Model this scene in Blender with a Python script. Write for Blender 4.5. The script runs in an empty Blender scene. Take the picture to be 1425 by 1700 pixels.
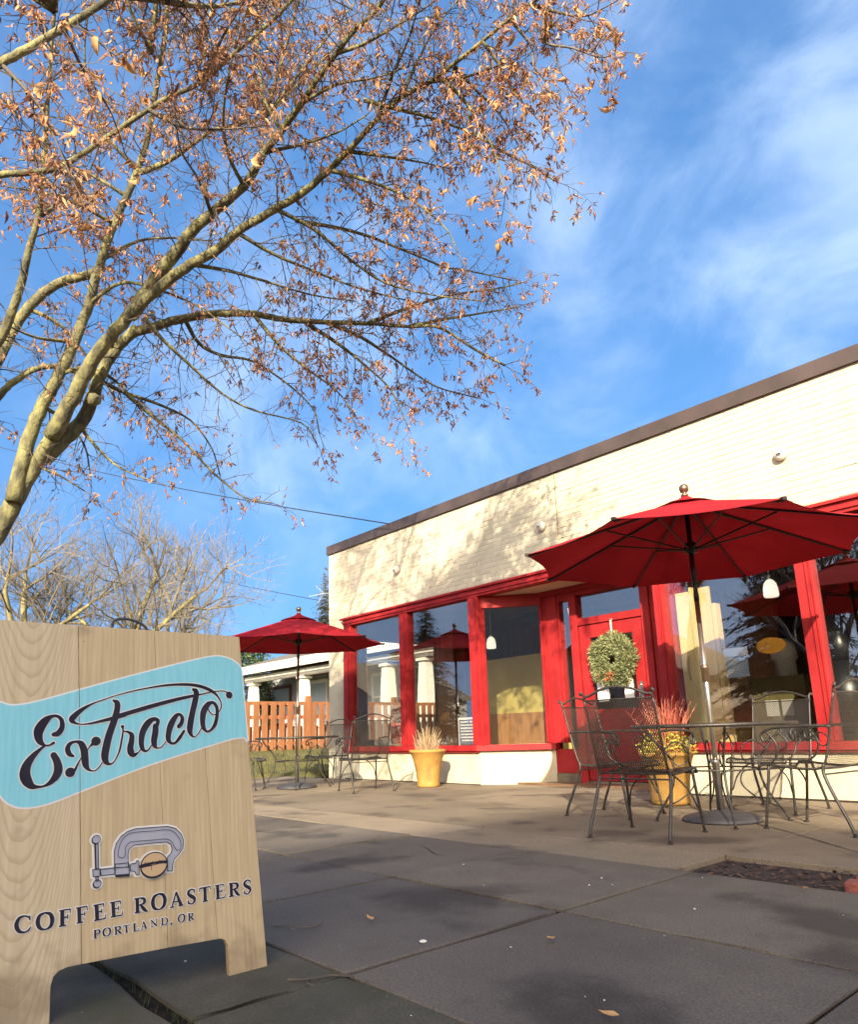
import bpy, bmesh, math, random
import numpy as np
from mathutils import Vector, Matrix
R = math.radians
sc = bpy.context.scene
col = sc.collection

# ---------------------------------------------------------------- camera
cam_d = bpy.data.cameras.new('camera')
cam = bpy.data.objects.new('camera', cam_d)
col.objects.link(cam)
_right = Vector((0.65973, 0.75090, -0.03022))
_fwd = Vector((-0.72800, 0.64863, 0.22188))
_fwd.normalize()
_right = (_right - _fwd * _right.dot(_fwd)).normalized()
_up = _right.cross(_fwd)
M = Matrix((_right, _up, -_fwd)).transposed().to_4x4()
M.translation = (0, 0, 0.70)
cam.matrix_world = M
cam_d.sensor_fit = 'HORIZONTAL'
cam_d.sensor_width = 36
cam_d.lens = 36 * 1173.7 / 1425
cam_d.shift_y = 100 / 1425
cam_d.clip_start = 0.05
cam_d.clip_end = 2000
sc.camera = cam

# ---------------------------------------------------------------- world: sky with thin cloud
SUN_TRAVEL = Vector((-0.85, 1.0, -0.62)).normalized()
SUN_EL = math.asin(-SUN_TRAVEL.z)
SUN_ROT = math.atan2(-SUN_TRAVEL.x, -SUN_TRAVEL.y)
w = bpy.data.worlds.new('World')
sc.world = w
w.use_nodes = True
nt = w.node_tree
nt.nodes.clear()
def WN(t, **k):
    n = nt.nodes.new(t)
    for a, b in k.items(): setattr(n, a, b)
    return n
sky = WN('ShaderNodeTexSky', sky_type='NISHITA', sun_disc=False)
sky.sun_elevation = SUN_EL
sky.sun_rotation = SUN_ROT
sky.altitude = 0
sky.air_density = 1.0
sky.dust_density = 7.0
sky.ozone_density = 1.5
tc = WN('ShaderNodeTexCoord')
mp = WN('ShaderNodeMapping')
mp.inputs['Rotation'].default_value = (0.5, 0.35, 0.6)
mp.inputs['Scale'].default_value = (1.5, 2.6, 2.6)
mp.inputs['Location'].default_value = (5.95, 7.70, 0.2)
nz = WN('ShaderNodeTexNoise')
nz.inputs['Scale'].default_value = 3.1
nz.inputs['Detail'].default_value = 9
nz.inputs['Roughness'].default_value = 0.56
nz.inputs['Distortion'].default_value = 0.35
nz2 = WN('ShaderNodeTexNoise')
nz2.inputs['Scale'].default_value = 1.9
nz2.inputs['Detail'].default_value = 2
add = WN('ShaderNodeMath', operation='MULTIPLY')
ramp = WN('ShaderNodeMapRange', interpolation_type='SMOOTHSTEP')
ramp.inputs['From Min'].default_value = 0.17
ramp.inputs['From Max'].default_value = 0.52
ramp.inputs['To Max'].default_value = 0.58
mix = WN('ShaderNodeMix', data_type='RGBA')
mix.inputs[7].default_value = (2.2, 2.75, 3.6, 1)
sat = WN('ShaderNodeHueSaturation')
sat.inputs['Saturation'].default_value = 1.38
bg = WN('ShaderNodeBackground')
bg.inputs['Strength'].default_value = 0.13
out = WN('ShaderNodeOutputWorld')
L = nt.links.new
L(tc.outputs['Generated'], mp.inputs['Vector'])
L(mp.outputs[0], nz.inputs['Vector'])
mp2 = WN('ShaderNodeMapping'); mp2.inputs['Location'].default_value = (11.65, 6.30, 16.10); L(tc.outputs['Generated'], mp2.inputs[0]); L(mp2.outputs[0], nz2.inputs['Vector'])
L(nz.outputs[0], add.inputs[0])
L(nz2.outputs[0], add.inputs[1])
L(add.outputs[0], ramp.inputs['Value'])
sepv = WN('ShaderNodeSeparateXYZ'); mz = WN('ShaderNodeMath', operation='MULTIPLY_ADD'); cmb = WN('ShaderNodeCombineXYZ'); mxz = WN('ShaderNodeMath', operation='MAXIMUM')
L(tc.outputs['Generated'], sepv.inputs[0])
L(sepv.outputs[2], mxz.inputs[0]); mxz.inputs[1].default_value = 0.0
L(mxz.outputs[0], mz.inputs[0]); mz.inputs[1].default_value = 0.6; mz.inputs[2].default_value = 0.32
L(sepv.outputs[0], cmb.inputs[0]); L(sepv.outputs[1], cmb.inputs[1]); L(mz.outputs[0], cmb.inputs[2])
L(cmb.outputs[0], sky.inputs['Vector'])
L(sky.outputs[0], sat.inputs['Color'])
L(sat.outputs[0], mix.inputs[6])
L(ramp.outputs[0], mix.inputs[0])
L(mix.outputs[2], bg.inputs['Color'])
L(bg.outputs[0], out.inputs['Surface'])

sun_d = bpy.data.lights.new('sun', 'SUN')
sun_d.energy = 3.2
sun_d.angle = R(0.53)
sun_d.color = (1.0, 0.87, 0.66)
sun = bpy.data.objects.new('sun', sun_d)
col.objects.link(sun)
sun.rotation_euler = SUN_TRAVEL.to_track_quat('-Z', 'Y').to_euler()
sun.location = (20, -25, 20)

sc.view_settings.view_transform = 'Standard'
sc.view_settings.look = 'None'
sc.view_settings.exposure = 1.7
sc.view_settings.gamma = 1.0
sc.view_settings.use_curve_mapping = False
sc.cycles.max_bounces = 8
sc.cycles.transparent_max_bounces = 16
sc.cycles.sample_clamp_indirect = 6
sc.cycles.caustics_reflective = False
sc.cycles.caustics_refractive = False

# ---------------------------------------------------------------- helpers
def tag(o, label=None, cat=None, group=None, kind=None):
    if label: o['label'] = label
    if cat: o['category'] = cat
    if group: o['group'] = group
    if kind: o['kind'] = kind
    return o

def thing(name, label, cat, loc=(0, 0, 0), rz=0.0, group=None):
    o = bpy.data.objects.new(name, None)
    col.objects.link(o)
    o.location = loc
    o.rotation_euler = (0, 0, rz)
    o.empty_display_size = 0.1
    return tag(o, label, cat, group)

def kids(o):
    return [c for c in ALLKIDS.get(o.name, [])]
ALLKIDS = {}
def setparent(o, p):
    o.parent = p
    ALLKIDS.setdefault(p.name, []).append(o)

def copy_tree(o, parent=None):
    c = o.copy()
    col.objects.link(c)
    if parent: setparent(c, parent)
    for ch in kids(o): copy_tree(ch, c)
    return c

def basis(d):
    d = Vector(d).normalized()
    a = Vector((0, 0, 1)) if abs(d.z) < 0.95 else Vector((1, 0, 0))
    x = a.cross(d).normalized()
    return x, d.cross(x)

def catmull(pts, n):
    P = [np.array(p, float) for p in pts]
    if len(P) < 3: 
        return [P[0] + (P[-1] - P[0]) * t for t in np.linspace(0, 1, n + 1)]
    P = [2 * P[0] - P[1]] + P + [2 * P[-1] - P[-2]]
    o = []
    for i in range(1, len(P) - 2):
        for k in range(n):
            t = k / n
            a, b, c, d = P[i - 1:i + 3]
            o.append(0.5 * (2 * b + (c - a) * t + (2 * a - 5 * b + 4 * c - d) * t * t + (3 * b - a - 3 * c + d) * t ** 3))
    o.append(P[-2])
    return o

class MB:
    def __init__(s): s.v, s.f = [], []
    def quad(s, a, b, c, d):
        i = len(s.v); s.v += [tuple(a), tuple(b), tuple(c), tuple(d)]; s.f.append((i, i + 1, i + 2, i + 3)); return s
    def poly(s, pts):
        i = len(s.v); s.v += [tuple(p) for p in pts]; s.f.append(tuple(range(i, i + len(pts)))); return s
    def box(s, a, b):
        (x0, y0, z0), (x1, y1, z1) = a, b
        x0, x1 = min(x0, x1), max(x0, x1); y0, y1 = min(y0, y1), max(y0, y1); z0, z1 = min(z0, z1), max(z0, z1)
        i = len(s.v)
        s.v += [(x0, y0, z0), (x1, y0, z0), (x1, y1, z0), (x0, y1, z0), (x0, y0, z1), (x1, y0, z1), (x1, y1, z1), (x0, y1, z1)]
        s.f += [tuple(i + k for k in q) for q in ((0, 3, 2, 1), (4, 5, 6, 7), (0, 1, 5, 4), (1, 2, 6, 5), (2, 3, 7, 6), (3, 0, 4, 7))]
        return s
    def obox(s, p, q, wdt, h0, h1):
        """box along the plan line p->q, width wdt centred, from h0 to h1"""
        d = np.array(q, float) - np.array(p, float); d /= np.linalg.norm(d); nn = np.array([-d[1], d[0]]) * wdt / 2
        c = [np.array(p) - nn, np.array(q) - nn, np.array(q) + nn, np.array(p) + nn]
        return s.prism([(x, y) for x, y in c], h0, h1)
    def prism(s, pl, z0, z1):
        i = len(s.v); n = len(pl)
        s.v += [(x, y, z0) for x, y in pl] + [(x, y, z1) for x, y in pl]
        s.f += [tuple(i + k for k in reversed(range(n))), tuple(i + n + k for k in range(n))]
        s.f += [(i + k, i + (k + 1) % n, i + n + (k + 1) % n, i + n + k) for k in range(n)]
        return s
    def tube(s, pts, rad, n=6, cap=True):
        P = [Vector(p) for p in pts]; m = len(P)
        rr = rad if hasattr(rad, '__len__') else [rad] * m
        x = None; i0 = len(s.v)
        for k in range(m):
            d = (P[min(k + 1, m - 1)] - P[max(k - 1, 0)])
            if d.length < 1e-9: d = Vector((0, 0, 1))
            d.normalize()
            if x is None: x, y = basis(d)
            else:
                x = (x - d * x.dot(d))
                x = x.normalized() if x.length > 1e-6 else basis(d)[0]
                y = d.cross(x)
            for j in range(n):
                a = 2 * math.pi * j / n
                s.v.append(tuple(P[k] + (x * math.cos(a) + y * math.sin(a)) * rr[k]))
        for k in range(m - 1):
            for j in range(n):
                a = i0 + k * n + j; b = i0 + k * n + (j + 1) % n
                s.f.append((a, b, b + n, a + n))
        if cap:
            s.f.append(tuple(i0 + j for j in reversed(range(n))))
            s.f.append(tuple(i0 + (m - 1) * n + j for j in range(n)))
        return s
    def lathe(s, prof, n=24, c=(0, 0, 0), cap=True):
        i0 = len(s.v)
        for r, z in prof:
            for j in range(n):
                a = 2 * math.pi * j / n
                s.v.append((c[0] + r * math.cos(a), c[1] + r * math.sin(a), c[2] + z))
        for k in range(len(prof) - 1):
            for j in range(n):
                a = i0 + k * n + j; b = i0 + k * n + (j + 1) % n
                s.f.append((a, b, b + n, a + n))
        if cap:
            s.f.append(tuple(i0 + j for j in reversed(range(n))))
            s.f.append(tuple(i0 + (len(prof) - 1) * n + j for j in range(n)))
        return s
    def ball(s, c, r, n=10, m=6, sz=1.0):
        return s.lathe([(max(1e-4, r * math.sin(math.pi * k / m)), -r * sz * math.cos(math.pi * k / m)) for k in range(m + 1)], n, c, cap=False)
    def mesh(s, name, smooth=False):
        me = bpy.data.meshes.new(name)
        me.from_pydata(s.v, [], s.f)
        if smooth:
            me.polygons.foreach_set('use_smooth', [True] * len(me.polygons))
        me.update()
        return me
    def build(s, name, mat, parent=None, smooth=False, off=None, bevel=0):
        if off is not None:
            s.v = [(a - off[0], b - off[1], c - off[2]) for a, b, c in s.v]
        me = s.mesh(name, smooth)
        if mat: me.materials.append(mat)
        o = bpy.data.objects.new(name, me)
        col.objects.link(o)
        if parent is not None: setparent(o, parent)
        if bevel:
            b = o.modifiers.new('bevel', 'BEVEL'); b.width = bevel; b.segments = 2; b.limit_method = 'ANGLE'
        if smooth and not bevel:
            try: me.shade_smooth_by_angle = True
            except Exception: pass
        return o

# ---------------------------------------------------------------- materials
def newmat(name):
    m = bpy.data.materials.new(name); m.use_nodes = True
    t = m.node_tree; b = t.nodes['Principled BSDF']
    return m, t, b
def nd(t, typ, **k):
    n = t.nodes.new(typ)
    for a, b in k.items(): setattr(n, a, b)
    return n
def rgb(c): return (c[0], c[1], c[2], 1)
def mat(name, c1, c2=None, scale=8, rough=0.7, bump=0.0, bscale=None, metal=0.0, spec=0.5, detail=6, stretch=(1, 1, 1), island=0.0, c3=None, trans=0.0, contrast=(0.35, 0.65), coord='Object'):
    m, t, b = newmat(name)
    b.inputs['Roughness'].default_value = rough
    b.inputs['Metallic'].default_value = metal
    b.inputs['Specular IOR Level'].default_value = spec
    tcn = nd(t, 'ShaderNodeTexCoord'); mpn = nd(t, 'ShaderNodeMapping')
    mpn.inputs['Scale'].default_value = stretch
    t.links.new(tcn.outputs[coord], mpn.inputs['Vector'])
    colout = None
    if c2 is not None:
        n1 = nd(t, 'ShaderNodeTexNoise'); n1.inputs['Scale'].default_value = scale; n1.inputs['Detail'].default_value = detail; n1.inputs['Roughness'].default_value = 0.6
        t.links.new(mpn.outputs[0], n1.inputs['Vector'])
        r = nd(t, 'ShaderNodeValToRGB')
        r.color_ramp.elements[0].position = contrast[0]; r.color_ramp.elements[0].color = rgb(c1)
        r.color_ramp.elements[1].position = contrast[1]; r.color_ramp.elements[1].color = rgb(c2)
        if c3 is not None:
            e = r.color_ramp.elements.new(0.5 * (contrast[0] + contrast[1])); e.color = rgb(c3)
        fac = n1.outputs[0]
        if island:
            g = nd(t, 'ShaderNodeNewGeometry'); mx = nd(t, 'ShaderNodeMix'); mx.inputs[0].default_value = island
            t.links.new(fac, mx.inputs[2]); t.links.new(g.outputs['Random Per Island'], mx.inputs[3]); fac = mx.outputs[0]
        t.links.new(fac, r.inputs[0]); colout = r.outputs[0]
        t.links.new(colout, b.inputs['Base Color'])
    else:
        b.inputs['Base Color'].default_value = rgb(c1)
    if bump:
        n2 = nd(t, 'ShaderNodeTexNoise'); n2.inputs['Scale'].default_value = bscale or scale * 6; n2.inputs['Detail'].default_value = 8
        t.links.new(mpn.outputs[0], n2.inputs['Vector'])
        bp = nd(t, 'ShaderNodeBump'); bp.inputs['Strength'].default_value = bump; bp.inputs['Distance'].default_value = 0.02
        t.links.new(n2.outputs[0], bp.inputs['Height']); t.links.new(bp.outputs[0], b.inputs['Normal'])
    if trans:
        tr = nd(t, 'ShaderNodeBsdfTranslucent'); ms = nd(t, 'ShaderNodeMixShader'); ms.inputs[0].default_value = trans
        if colout: t.links.new(colout, tr.inputs[0])
        else: tr.inputs[0].default_value = rgb(c1)
        o = t.nodes['Material Output']
        t.links.new(b.outputs[0], ms.inputs[1]); t.links.new(tr.outputs[0], ms.inputs[2]); t.links.new(ms.outputs[0], o.inputs['Surface'])
    return m

def glassmat(name, tint=(0.98, 0.99, 0.98), base=0.125, ior=1.6):
    m, t, b = newmat(name)
    t.nodes.remove(b)
    tr = nd(t, 'ShaderNodeBsdfTransparent'); tr.inputs[0].default_value = rgb(tint)
    gl = nd(t, 'ShaderNodeBsdfGlossy'); gl.inputs['Roughness'].default_value = 0.004; gl.inputs[0].default_value = (0.95, 0.97, 1, 1)
    lw = nd(t, 'ShaderNodeLayerWeight'); lw.inputs['Blend'].default_value = 0.5
    pw = nd(t, 'ShaderNodeMath', operation='POWER'); pw.inputs[1].default_value = 4.0
    t.links.new(lw.outputs['Facing'], pw.inputs[0])
    fr = nd(t, 'ShaderNodeMath', operation='MULTIPLY'); fr.inputs[1].default_value = 0.9
    t.links.new(pw.outputs[0], fr.inputs[0])
    # gently uneven old glass
    nzz = nd(t, 'ShaderNodeTexNoise'); nzz.inputs['Scale'].default_value = 1.1; nzz.inputs['Detail'].default_value = 1
    tcn = nd(t, 'ShaderNodeTexCoord'); t.links.new(tcn.outputs['Object'], nzz.inputs['Vector'])
    bp = nd(t, 'ShaderNodeBump'); bp.inputs['Strength'].default_value = 0.02; bp.inputs['Distance'].default_value = 0.05
    t.links.new(nzz.outputs[0], bp.inputs['Height']); t.links.new(bp.outputs[0], gl.inputs['Normal'])
    ad = nd(t, 'ShaderNodeMath', operation='ADD'); ad.inputs[1].default_value = base; ad.use_clamp = True
    t.links.new(fr.outputs[0], ad.inputs[0])
    ms = nd(t, 'ShaderNodeMixShader')
    t.links.new(ad.outputs[0], ms.inputs[0]); t.links.new(tr.outputs[0], ms.inputs[1]); t.links.new(gl.outputs[0], ms.inputs[2])
    t.links.new(ms.outputs[0], t.nodes['Material Output'].inputs['Surface'])
    return m

def concrete(name, a, b_, dark, speck=True, scale=1.3, moss=None, rough=0.85):
    m, t, b = newmat(name)
    b.inputs['Roughness'].default_value = rough
    b.inputs['Specular IOR Level'].default_value = 0.35
    g = nd(t, 'ShaderNodeNewGeometry')
    n1 = nd(t, 'ShaderNodeTexNoise'); n1.inputs['Scale'].default_value = scale; n1.inputs['Detail'].default_value = 7; n1.inputs['Roughness'].default_value = 0.62
    n2 = nd(t, 'ShaderNodeTexNoise'); n2.inputs['Scale'].default_value = 130; n2.inputs['Detail'].default_value = 6; n2.inputs['Roughness'].default_value = 0.7
    n3 = nd(t, 'ShaderNodeTexNoise'); n3.inputs['Scale'].default_value = 1.5; n3.inputs['Detail'].default_value = 5
    n4 = nd(t, 'ShaderNodeTexVoronoi'); n4.inputs['Scale'].default_value = 34
    mp_ = nd(t, 'ShaderNodeMapping'); mp_.inputs['Location'].default_value = (7.3, 2.1, 0)
    t.links.new(g.outputs['Position'], mp_.inputs[0])
    for n in (n1, n2, n4): t.links.new(g.outputs['Position'], n.inputs['Vector'])
    t.links.new(mp_.outputs[0], n3.inputs['Vector'])
    r1 = nd(t, 'ShaderNodeValToRGB'); r1.color_ramp.elements[0].position = 0.32; r1.color_ramp.elements[0].color = rgb(a); r1.color_ramp.elements[1].position = 0.68; r1.color_ramp.elements[1].color = rgb(b_)
    t.links.new(n1.outputs[0], r1.inputs[0])
    st = nd(t, 'ShaderNodeMapRange', interpolation_type='SMOOTHSTEP'); st.inputs['From Min'].default_value = 0.52; st.inputs['From Max'].default_value = 0.66; st.inputs['To Max'].default_value = 0.85
    t.links.new(n3.outputs[0], st.inputs['Value'])
    m1 = nd(t, 'ShaderNodeMix', data_type='RGBA'); m1.inputs[7].default_value = rgb(dark)
    t.links.new(st.outputs[0], m1.inputs[0]); t.links.new(r1.outputs[0], m1.inputs[6])
    gr = nd(t, 'ShaderNodeMapRange'); gr.inputs['From Min'].default_value = 0.3; gr.inputs['From Max'].default_value = 0.7; gr.inputs['To Min'].default_value = 0.52; gr.inputs['To Max'].default_value = 1.38
    t.links.new(n2.outputs[0], gr.inputs['Value'])
    m2 = nd(t, 'ShaderNodeMix', data_type='RGBA', blend_type='MULTIPLY'); m2.inputs[0].default_value = 1
    t.links.new(m1.outputs[2], m2.inputs[6]); t.links.new(gr.outputs[0], m2.inputs[7])
    oi_ = nd(t, 'ShaderNodeObjectInfo'); tv = nd(t, 'ShaderNodeMapRange'); tv.inputs['To Min'].default_value = 0.84; tv.inputs['To Max'].default_value = 1.16
    t.links.new(oi_.outputs['Random'], tv.inputs['Value'])
    mt_ = nd(t, 'ShaderNodeMix', data_type='RGBA', blend_type='MULTIPLY'); mt_.inputs[0].default_value = 1
    t.links.new(m2.outputs[2], mt_.inputs[6]); t.links.new(tv.outputs[0], mt_.inputs[7])
    last = mt_.outputs[2]
    if speck:
        sp = nd(t, 'ShaderNodeMapRange'); sp.inputs['From Min'].default_value = 0.10; sp.inputs['From Max'].default_value = 0.06; sp.inputs['To Max'].default_value = 0.55
        t.links.new(n4.outputs['Distance'], sp.inputs['Value'])
        rn = nd(t, 'ShaderNodeMath', operation='GREATER_THAN'); rn.inputs[1].default_value = 0.86
        t.links.new(n4.outputs['Color'], rn.inputs[0])
        mu = nd(t, 'ShaderNodeMath', operation='MULTIPLY'); t.links.new(sp.outputs[0], mu.inputs[0]); t.links.new(rn.outputs[0], mu.inputs[1])
        m3 = nd(t, 'ShaderNodeMix', data_type='RGBA'); m3.inputs[7].default_value = (0.55, 0.55, 0.52, 1)
        t.links.new(mu.outputs[0], m3.inputs[0]); t.links.new(last, m3.inputs[6]); last = m3.outputs[2]
    if moss:
        n5 = nd(t, 'ShaderNodeTexNoise'); n5.inputs['Scale'].default_value = 2.4; n5.inputs['Detail'].default_value = 6
        t.links.new(g.outputs['Position'], n5.inputs['Vector'])
        s5 = nd(t, 'ShaderNodeMapRange', interpolation_type='SMOOTHSTEP'); s5.inputs['From Min'].default_value = 0.45; s5.inputs['From Max'].default_value = 0.7; s5.inputs['To Max'].default_value = 0.7
        t.links.new(n5.outputs[0], s5.inputs['Value'])
        m5 = nd(t, 'ShaderNodeMix', data_type='RGBA'); m5.inputs[7].default_value = rgb(moss)
        t.links.new(s5.outputs[0], m5.inputs[0]); t.links.new(last, m5.inputs[6]); last = m5.outputs[2]
    t.links.new(last, b.inputs['Base Color'])
    ad = nd(t, 'ShaderNodeMath', operation='ADD'); t.links.new(n2.outputs[0], ad.inputs[0]); t.links.new(n1.outputs[0], ad.inputs[1])
    bp = nd(t, 'ShaderNodeBump'); bp.inputs['Strength'].default_value = 0.25; bp.inputs['Distance'].default_value = 0.008
    t.links.new(ad.outputs[0], bp.inputs['Height']); t.links.new(bp.outputs[0], b.inputs['Normal'])
    return m

def oakmat(name, a, b_, ring, sc_=(1, 1, 1), cath=False):
    """wood grain along local Z"""
    m, t, b = newmat(name)
    b.inputs['Roughness'].default_value = 0.62
    b.inputs['Specular IOR Level'].default_value = 0.3
    tcn = nd(t, 'ShaderNodeTexCoord'); oi = nd(t, 'ShaderNodeObjectInfo')
    mu = nd(t, 'ShaderNodeVectorMath', operation='SCALE'); mu.inputs['Scale'].default_value = 3.7
    cb = nd(t, 'ShaderNodeCombineXYZ'); t.links.new(oi.outputs['Random'], cb.inputs[0]); t.links.new(oi.outputs['Random'], cb.inputs[2]); t.links.new(cb.outputs[0], mu.inputs[0])
    ad = nd(t, 'ShaderNodeVectorMath', operation='ADD'); t.links.new(tcn.outputs['Object'], ad.inputs[0])
    if not cath: t.links.new(mu.outputs[0], ad.inputs[1])
    mp_ = nd(t, 'ShaderNodeMapping'); mp_.inputs['Scale'].default_value = (1, 26, 1.1)
    t.links.new(ad.outputs[0], mp_.inputs[0])
    n1 = nd(t, 'ShaderNodeTexNoise'); n1.inputs['Scale'].default_value = 3.2; n1.inputs['Detail'].default_value = 8; n1.inputs['Roughness'].default_value = 0.65
    t.links.new(mp_.outputs[0], n1.inputs['Vector'])
    r1 = nd(t, 'ShaderNodeValToRGB'); r1.color_ramp.elements[0].position = 0.3; r1.color_ramp.elements[0].color = rgb(a); r1.color_ramp.elements[1].position = 0.7; r1.color_ramp.elements[1].color = rgb(b_)
    t.links.new(n1.outputs[0], r1.inputs[0])
    # cathedral figure: nested arches (parabolic distance field) or straight grain
    sp = nd(t, 'ShaderNodeSeparateXYZ'); t.links.new(ad.outputs[0], sp.inputs[0])
    wv = nd(t, 'ShaderNodeTexNoise'); wv.inputs['Scale'].default_value = 2.2; wv.inputs['Detail'].default_value = 3
    mpw = nd(t, 'ShaderNodeMapping'); mpw.inputs['Scale'].default_value = (1, 3, 0.8); t.links.new(ad.outputs[0], mpw.inputs[0]); t.links.new(mpw.outputs[0], wv.inputs['Vector'])
    yy = nd(t, 'ShaderNodeMath', operation='SUBTRACT'); yy.inputs[1].default_value = -0.28; t.links.new(sp.outputs[1], yy.inputs[0])
    y2 = nd(t, 'ShaderNodeMath', operation='POWER'); y2.inputs[1].default_value = 2
    ab = nd(t, 'ShaderNodeMath', operation='ABSOLUTE'); t.links.new(yy.outputs[0], ab.inputs[0]); t.links.new(ab.outputs[0], y2.inputs[0])
    k1 = nd(t, 'ShaderNodeMath', operation='MULTIPLY'); k1.inputs[1].default_value = 560.0 if cath else 0.0; t.links.new(y2.outputs[0], k1.inputs[0])
    k2 = nd(t, 'ShaderNodeMath', operation='MULTIPLY'); k2.inputs[1].default_value = -19.0 if cath else 0.6; t.links.new(sp.outputs[2], k2.inputs[0])
    k3 = nd(t, 'ShaderNodeMath', operation='MULTIPLY'); k3.inputs[1].default_value = 0.0 if cath else 70.0; t.links.new(sp.outputs[1], k3.inputs[0])
    k4 = nd(t, 'ShaderNodeMath', operation='MULTIPLY'); k4.inputs[1].default_value = 3.2; t.links.new(wv.outputs[0], k4.inputs[0])
    s1 = nd(t, 'ShaderNodeMath', operation='ADD'); t.links.new(k1.outputs[0], s1.inputs[0]); t.links.new(k2.outputs[0], s1.inputs[1])
    s2 = nd(t, 'ShaderNodeMath', operation='ADD'); t.links.new(s1.outputs[0], s2.inputs[0]); t.links.new(k3.outputs[0], s2.inputs[1])
    s3 = nd(t, 'ShaderNodeMath', operation='ADD'); t.links.new(s2.outputs[0], s3.inputs[0]); t.links.new(k4.outputs[0], s3.inputs[1])
    fr = nd(t, 'ShaderNodeMath', operation='FRACT'); t.links.new(s3.outputs[0], fr.inputs[0])
    rr = nd(t, 'ShaderNodeMapRange', interpolation_type='SMOOTHSTEP'); rr.inputs['From Min'].default_value = 0.55; rr.inputs['From Max'].default_value = 1.0; rr.inputs['To Max'].default_value = 0.45 if cath else 0.3
    t.links.new(fr.outputs[0], rr.inputs['Value'])
    m1 = nd(t, 'ShaderNodeMix', data_type='RGBA'); m1.inputs[7].default_value = rgb(ring)
    t.links.new(rr.outputs[0], m1.inputs[0]); t.links.new(r1.outputs[0], m1.inputs[6])
    # scuffs and splashed dirt towards the feet, small knots
    nd5 = nd(t, 'ShaderNodeTexNoise'); nd5.inputs['Scale'].default_value = 9; nd5.inputs['Detail'].default_value = 8; t.links.new(tcn.outputs['Object'], nd5.inputs['Vector'])
    spz = nd(t, 'ShaderNodeSeparateXYZ'); t.links.new(tcn.outputs['Object'], spz.inputs[0])
    hz_ = nd(t, 'ShaderNodeMapRange'); hz_.inputs['From Min'].default_value = 0.22; hz_.inputs['From Max'].default_value = 0.0; hz_.inputs['To Min'].default_value = 0.03; hz_.inputs['To Max'].default_value = 0.38; t.links.new(spz.outputs[2], hz_.inputs['Value'])
    dm = nd(t, 'ShaderNodeMapRange', interpolation_type='SMOOTHSTEP'); dm.inputs['From Min'].default_value = 0.62; dm.inputs['From Max'].default_value = 0.9
    ad5 = nd(t, 'ShaderNodeMath', operation='ADD'); t.links.new(nd5.outputs[0], ad5.inputs[0]); t.links.new(hz_.outputs[0], ad5.inputs[1]); t.links.new(ad5.outputs[0], dm.inputs['Value'])
    kn = nd(t, 'ShaderNodeTexVoronoi'); kn.inputs['Scale'].default_value = 6.5; mpk = nd(t, 'ShaderNodeMapping'); mpk.inputs['Scale'].default_value = (1, 1, 1.6); t.links.new(ad.outputs[0], mpk.inputs[0]); t.links.new(mpk.outputs[0], kn.inputs['Vector'])
    ks = nd(t, 'ShaderNodeMapRange', interpolation_type='SMOOTHSTEP'); ks.inputs['From Min'].default_value = 0.035; ks.inputs['From Max'].default_value = 0.0; ks.inputs['To Max'].default_value = 0.7; t.links.new(kn.outputs['Distance'], ks.inputs['Value'])
    mxk = nd(t, 'ShaderNodeMath', operation='MAXIMUM'); dmm = nd(t, 'ShaderNodeMath', operation='MULTIPLY'); dmm.inputs[1].default_value = 0.55; t.links.new(dm.outputs[0], dmm.inputs[0]); t.links.new(dmm.outputs[0], mxk.inputs[0]); t.links.new(ks.outputs[0], mxk.inputs[1])
    m6 = nd(t, 'ShaderNodeMix', data_type='RGBA'); m6.inputs[7].default_value = (0.13, 0.085, 0.05, 1); t.links.new(mxk.outputs[0], m6.inputs[0]); t.links.new(m1.outputs[2], m6.inputs[6])
    t.links.new(m6.outputs[2], b.inputs['Base Color'])
    bp = nd(t, 'ShaderNodeBump'); bp.inputs['Strength'].default_value = 0.12; bp.inputs['Distance'].default_value = 0.004
    t.links.new(n1.outputs[0], bp.inputs['Height']); t.links.new(bp.outputs[0], b.inputs['Normal'])
    return m

MT = {}
MT['cream'] = mat('cream_paint', (0.52, 0.475, 0.345), (0.59, 0.55, 0.42), scale=2.2, rough=0.75, bump=0.18, bscale=40)
MT['stucco'] = mat('stucco', (0.52, 0.47, 0.335), (0.61, 0.56, 0.415), scale=3, rough=0.85, bump=0.35, bscale=60)
def add_streaks(m, colr, scale=(5, 5, .45), lo=.55, hi=.8, amt=.45):
    t = m.node_tree; b = t.nodes['Principled BSDF']; src = b.inputs['Base Color'].links[0].from_socket
    g_ = nd(t, 'ShaderNodeNewGeometry'); mp_ = nd(t, 'ShaderNodeMapping'); mp_.inputs['Scale'].default_value = scale
    n_ = nd(t, 'ShaderNodeTexNoise'); n_.inputs['Scale'].default_value = 1.0; n_.inputs['Detail'].default_value = 7; n_.inputs['Roughness'].default_value = .65
    t.links.new(g_.outputs['Position'], mp_.inputs[0]); t.links.new(mp_.outputs[0], n_.inputs['Vector'])
    r_ = nd(t, 'ShaderNodeMapRange', interpolation_type='SMOOTHSTEP'); r_.inputs['From Min'].default_value = lo; r_.inputs['From Max'].default_value = hi; r_.inputs['To Max'].default_value = amt
    t.links.new(n_.outputs[0], r_.inputs['Value']); mx_ = nd(t, 'ShaderNodeMix', data_type='RGBA'); mx_.inputs[7].default_value = rgb(colr)
    t.links.new(r_.outputs[0], mx_.inputs[0]); t.links.new(src, mx_.inputs[6]); t.links.new(mx_.outputs[2], b.inputs['Base Color'])
add_streaks(MT['cream'], (.30, .245, .15))
add_streaks(MT['stucco'], (.30, .24, .14), (4, 4, 3), .5, .8, .5)
MT['coping'] = mat('coping_metal', (0.055, 0.040, 0.036), (0.080, 0.058, 0.052), scale=3, rough=0.5)
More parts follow.
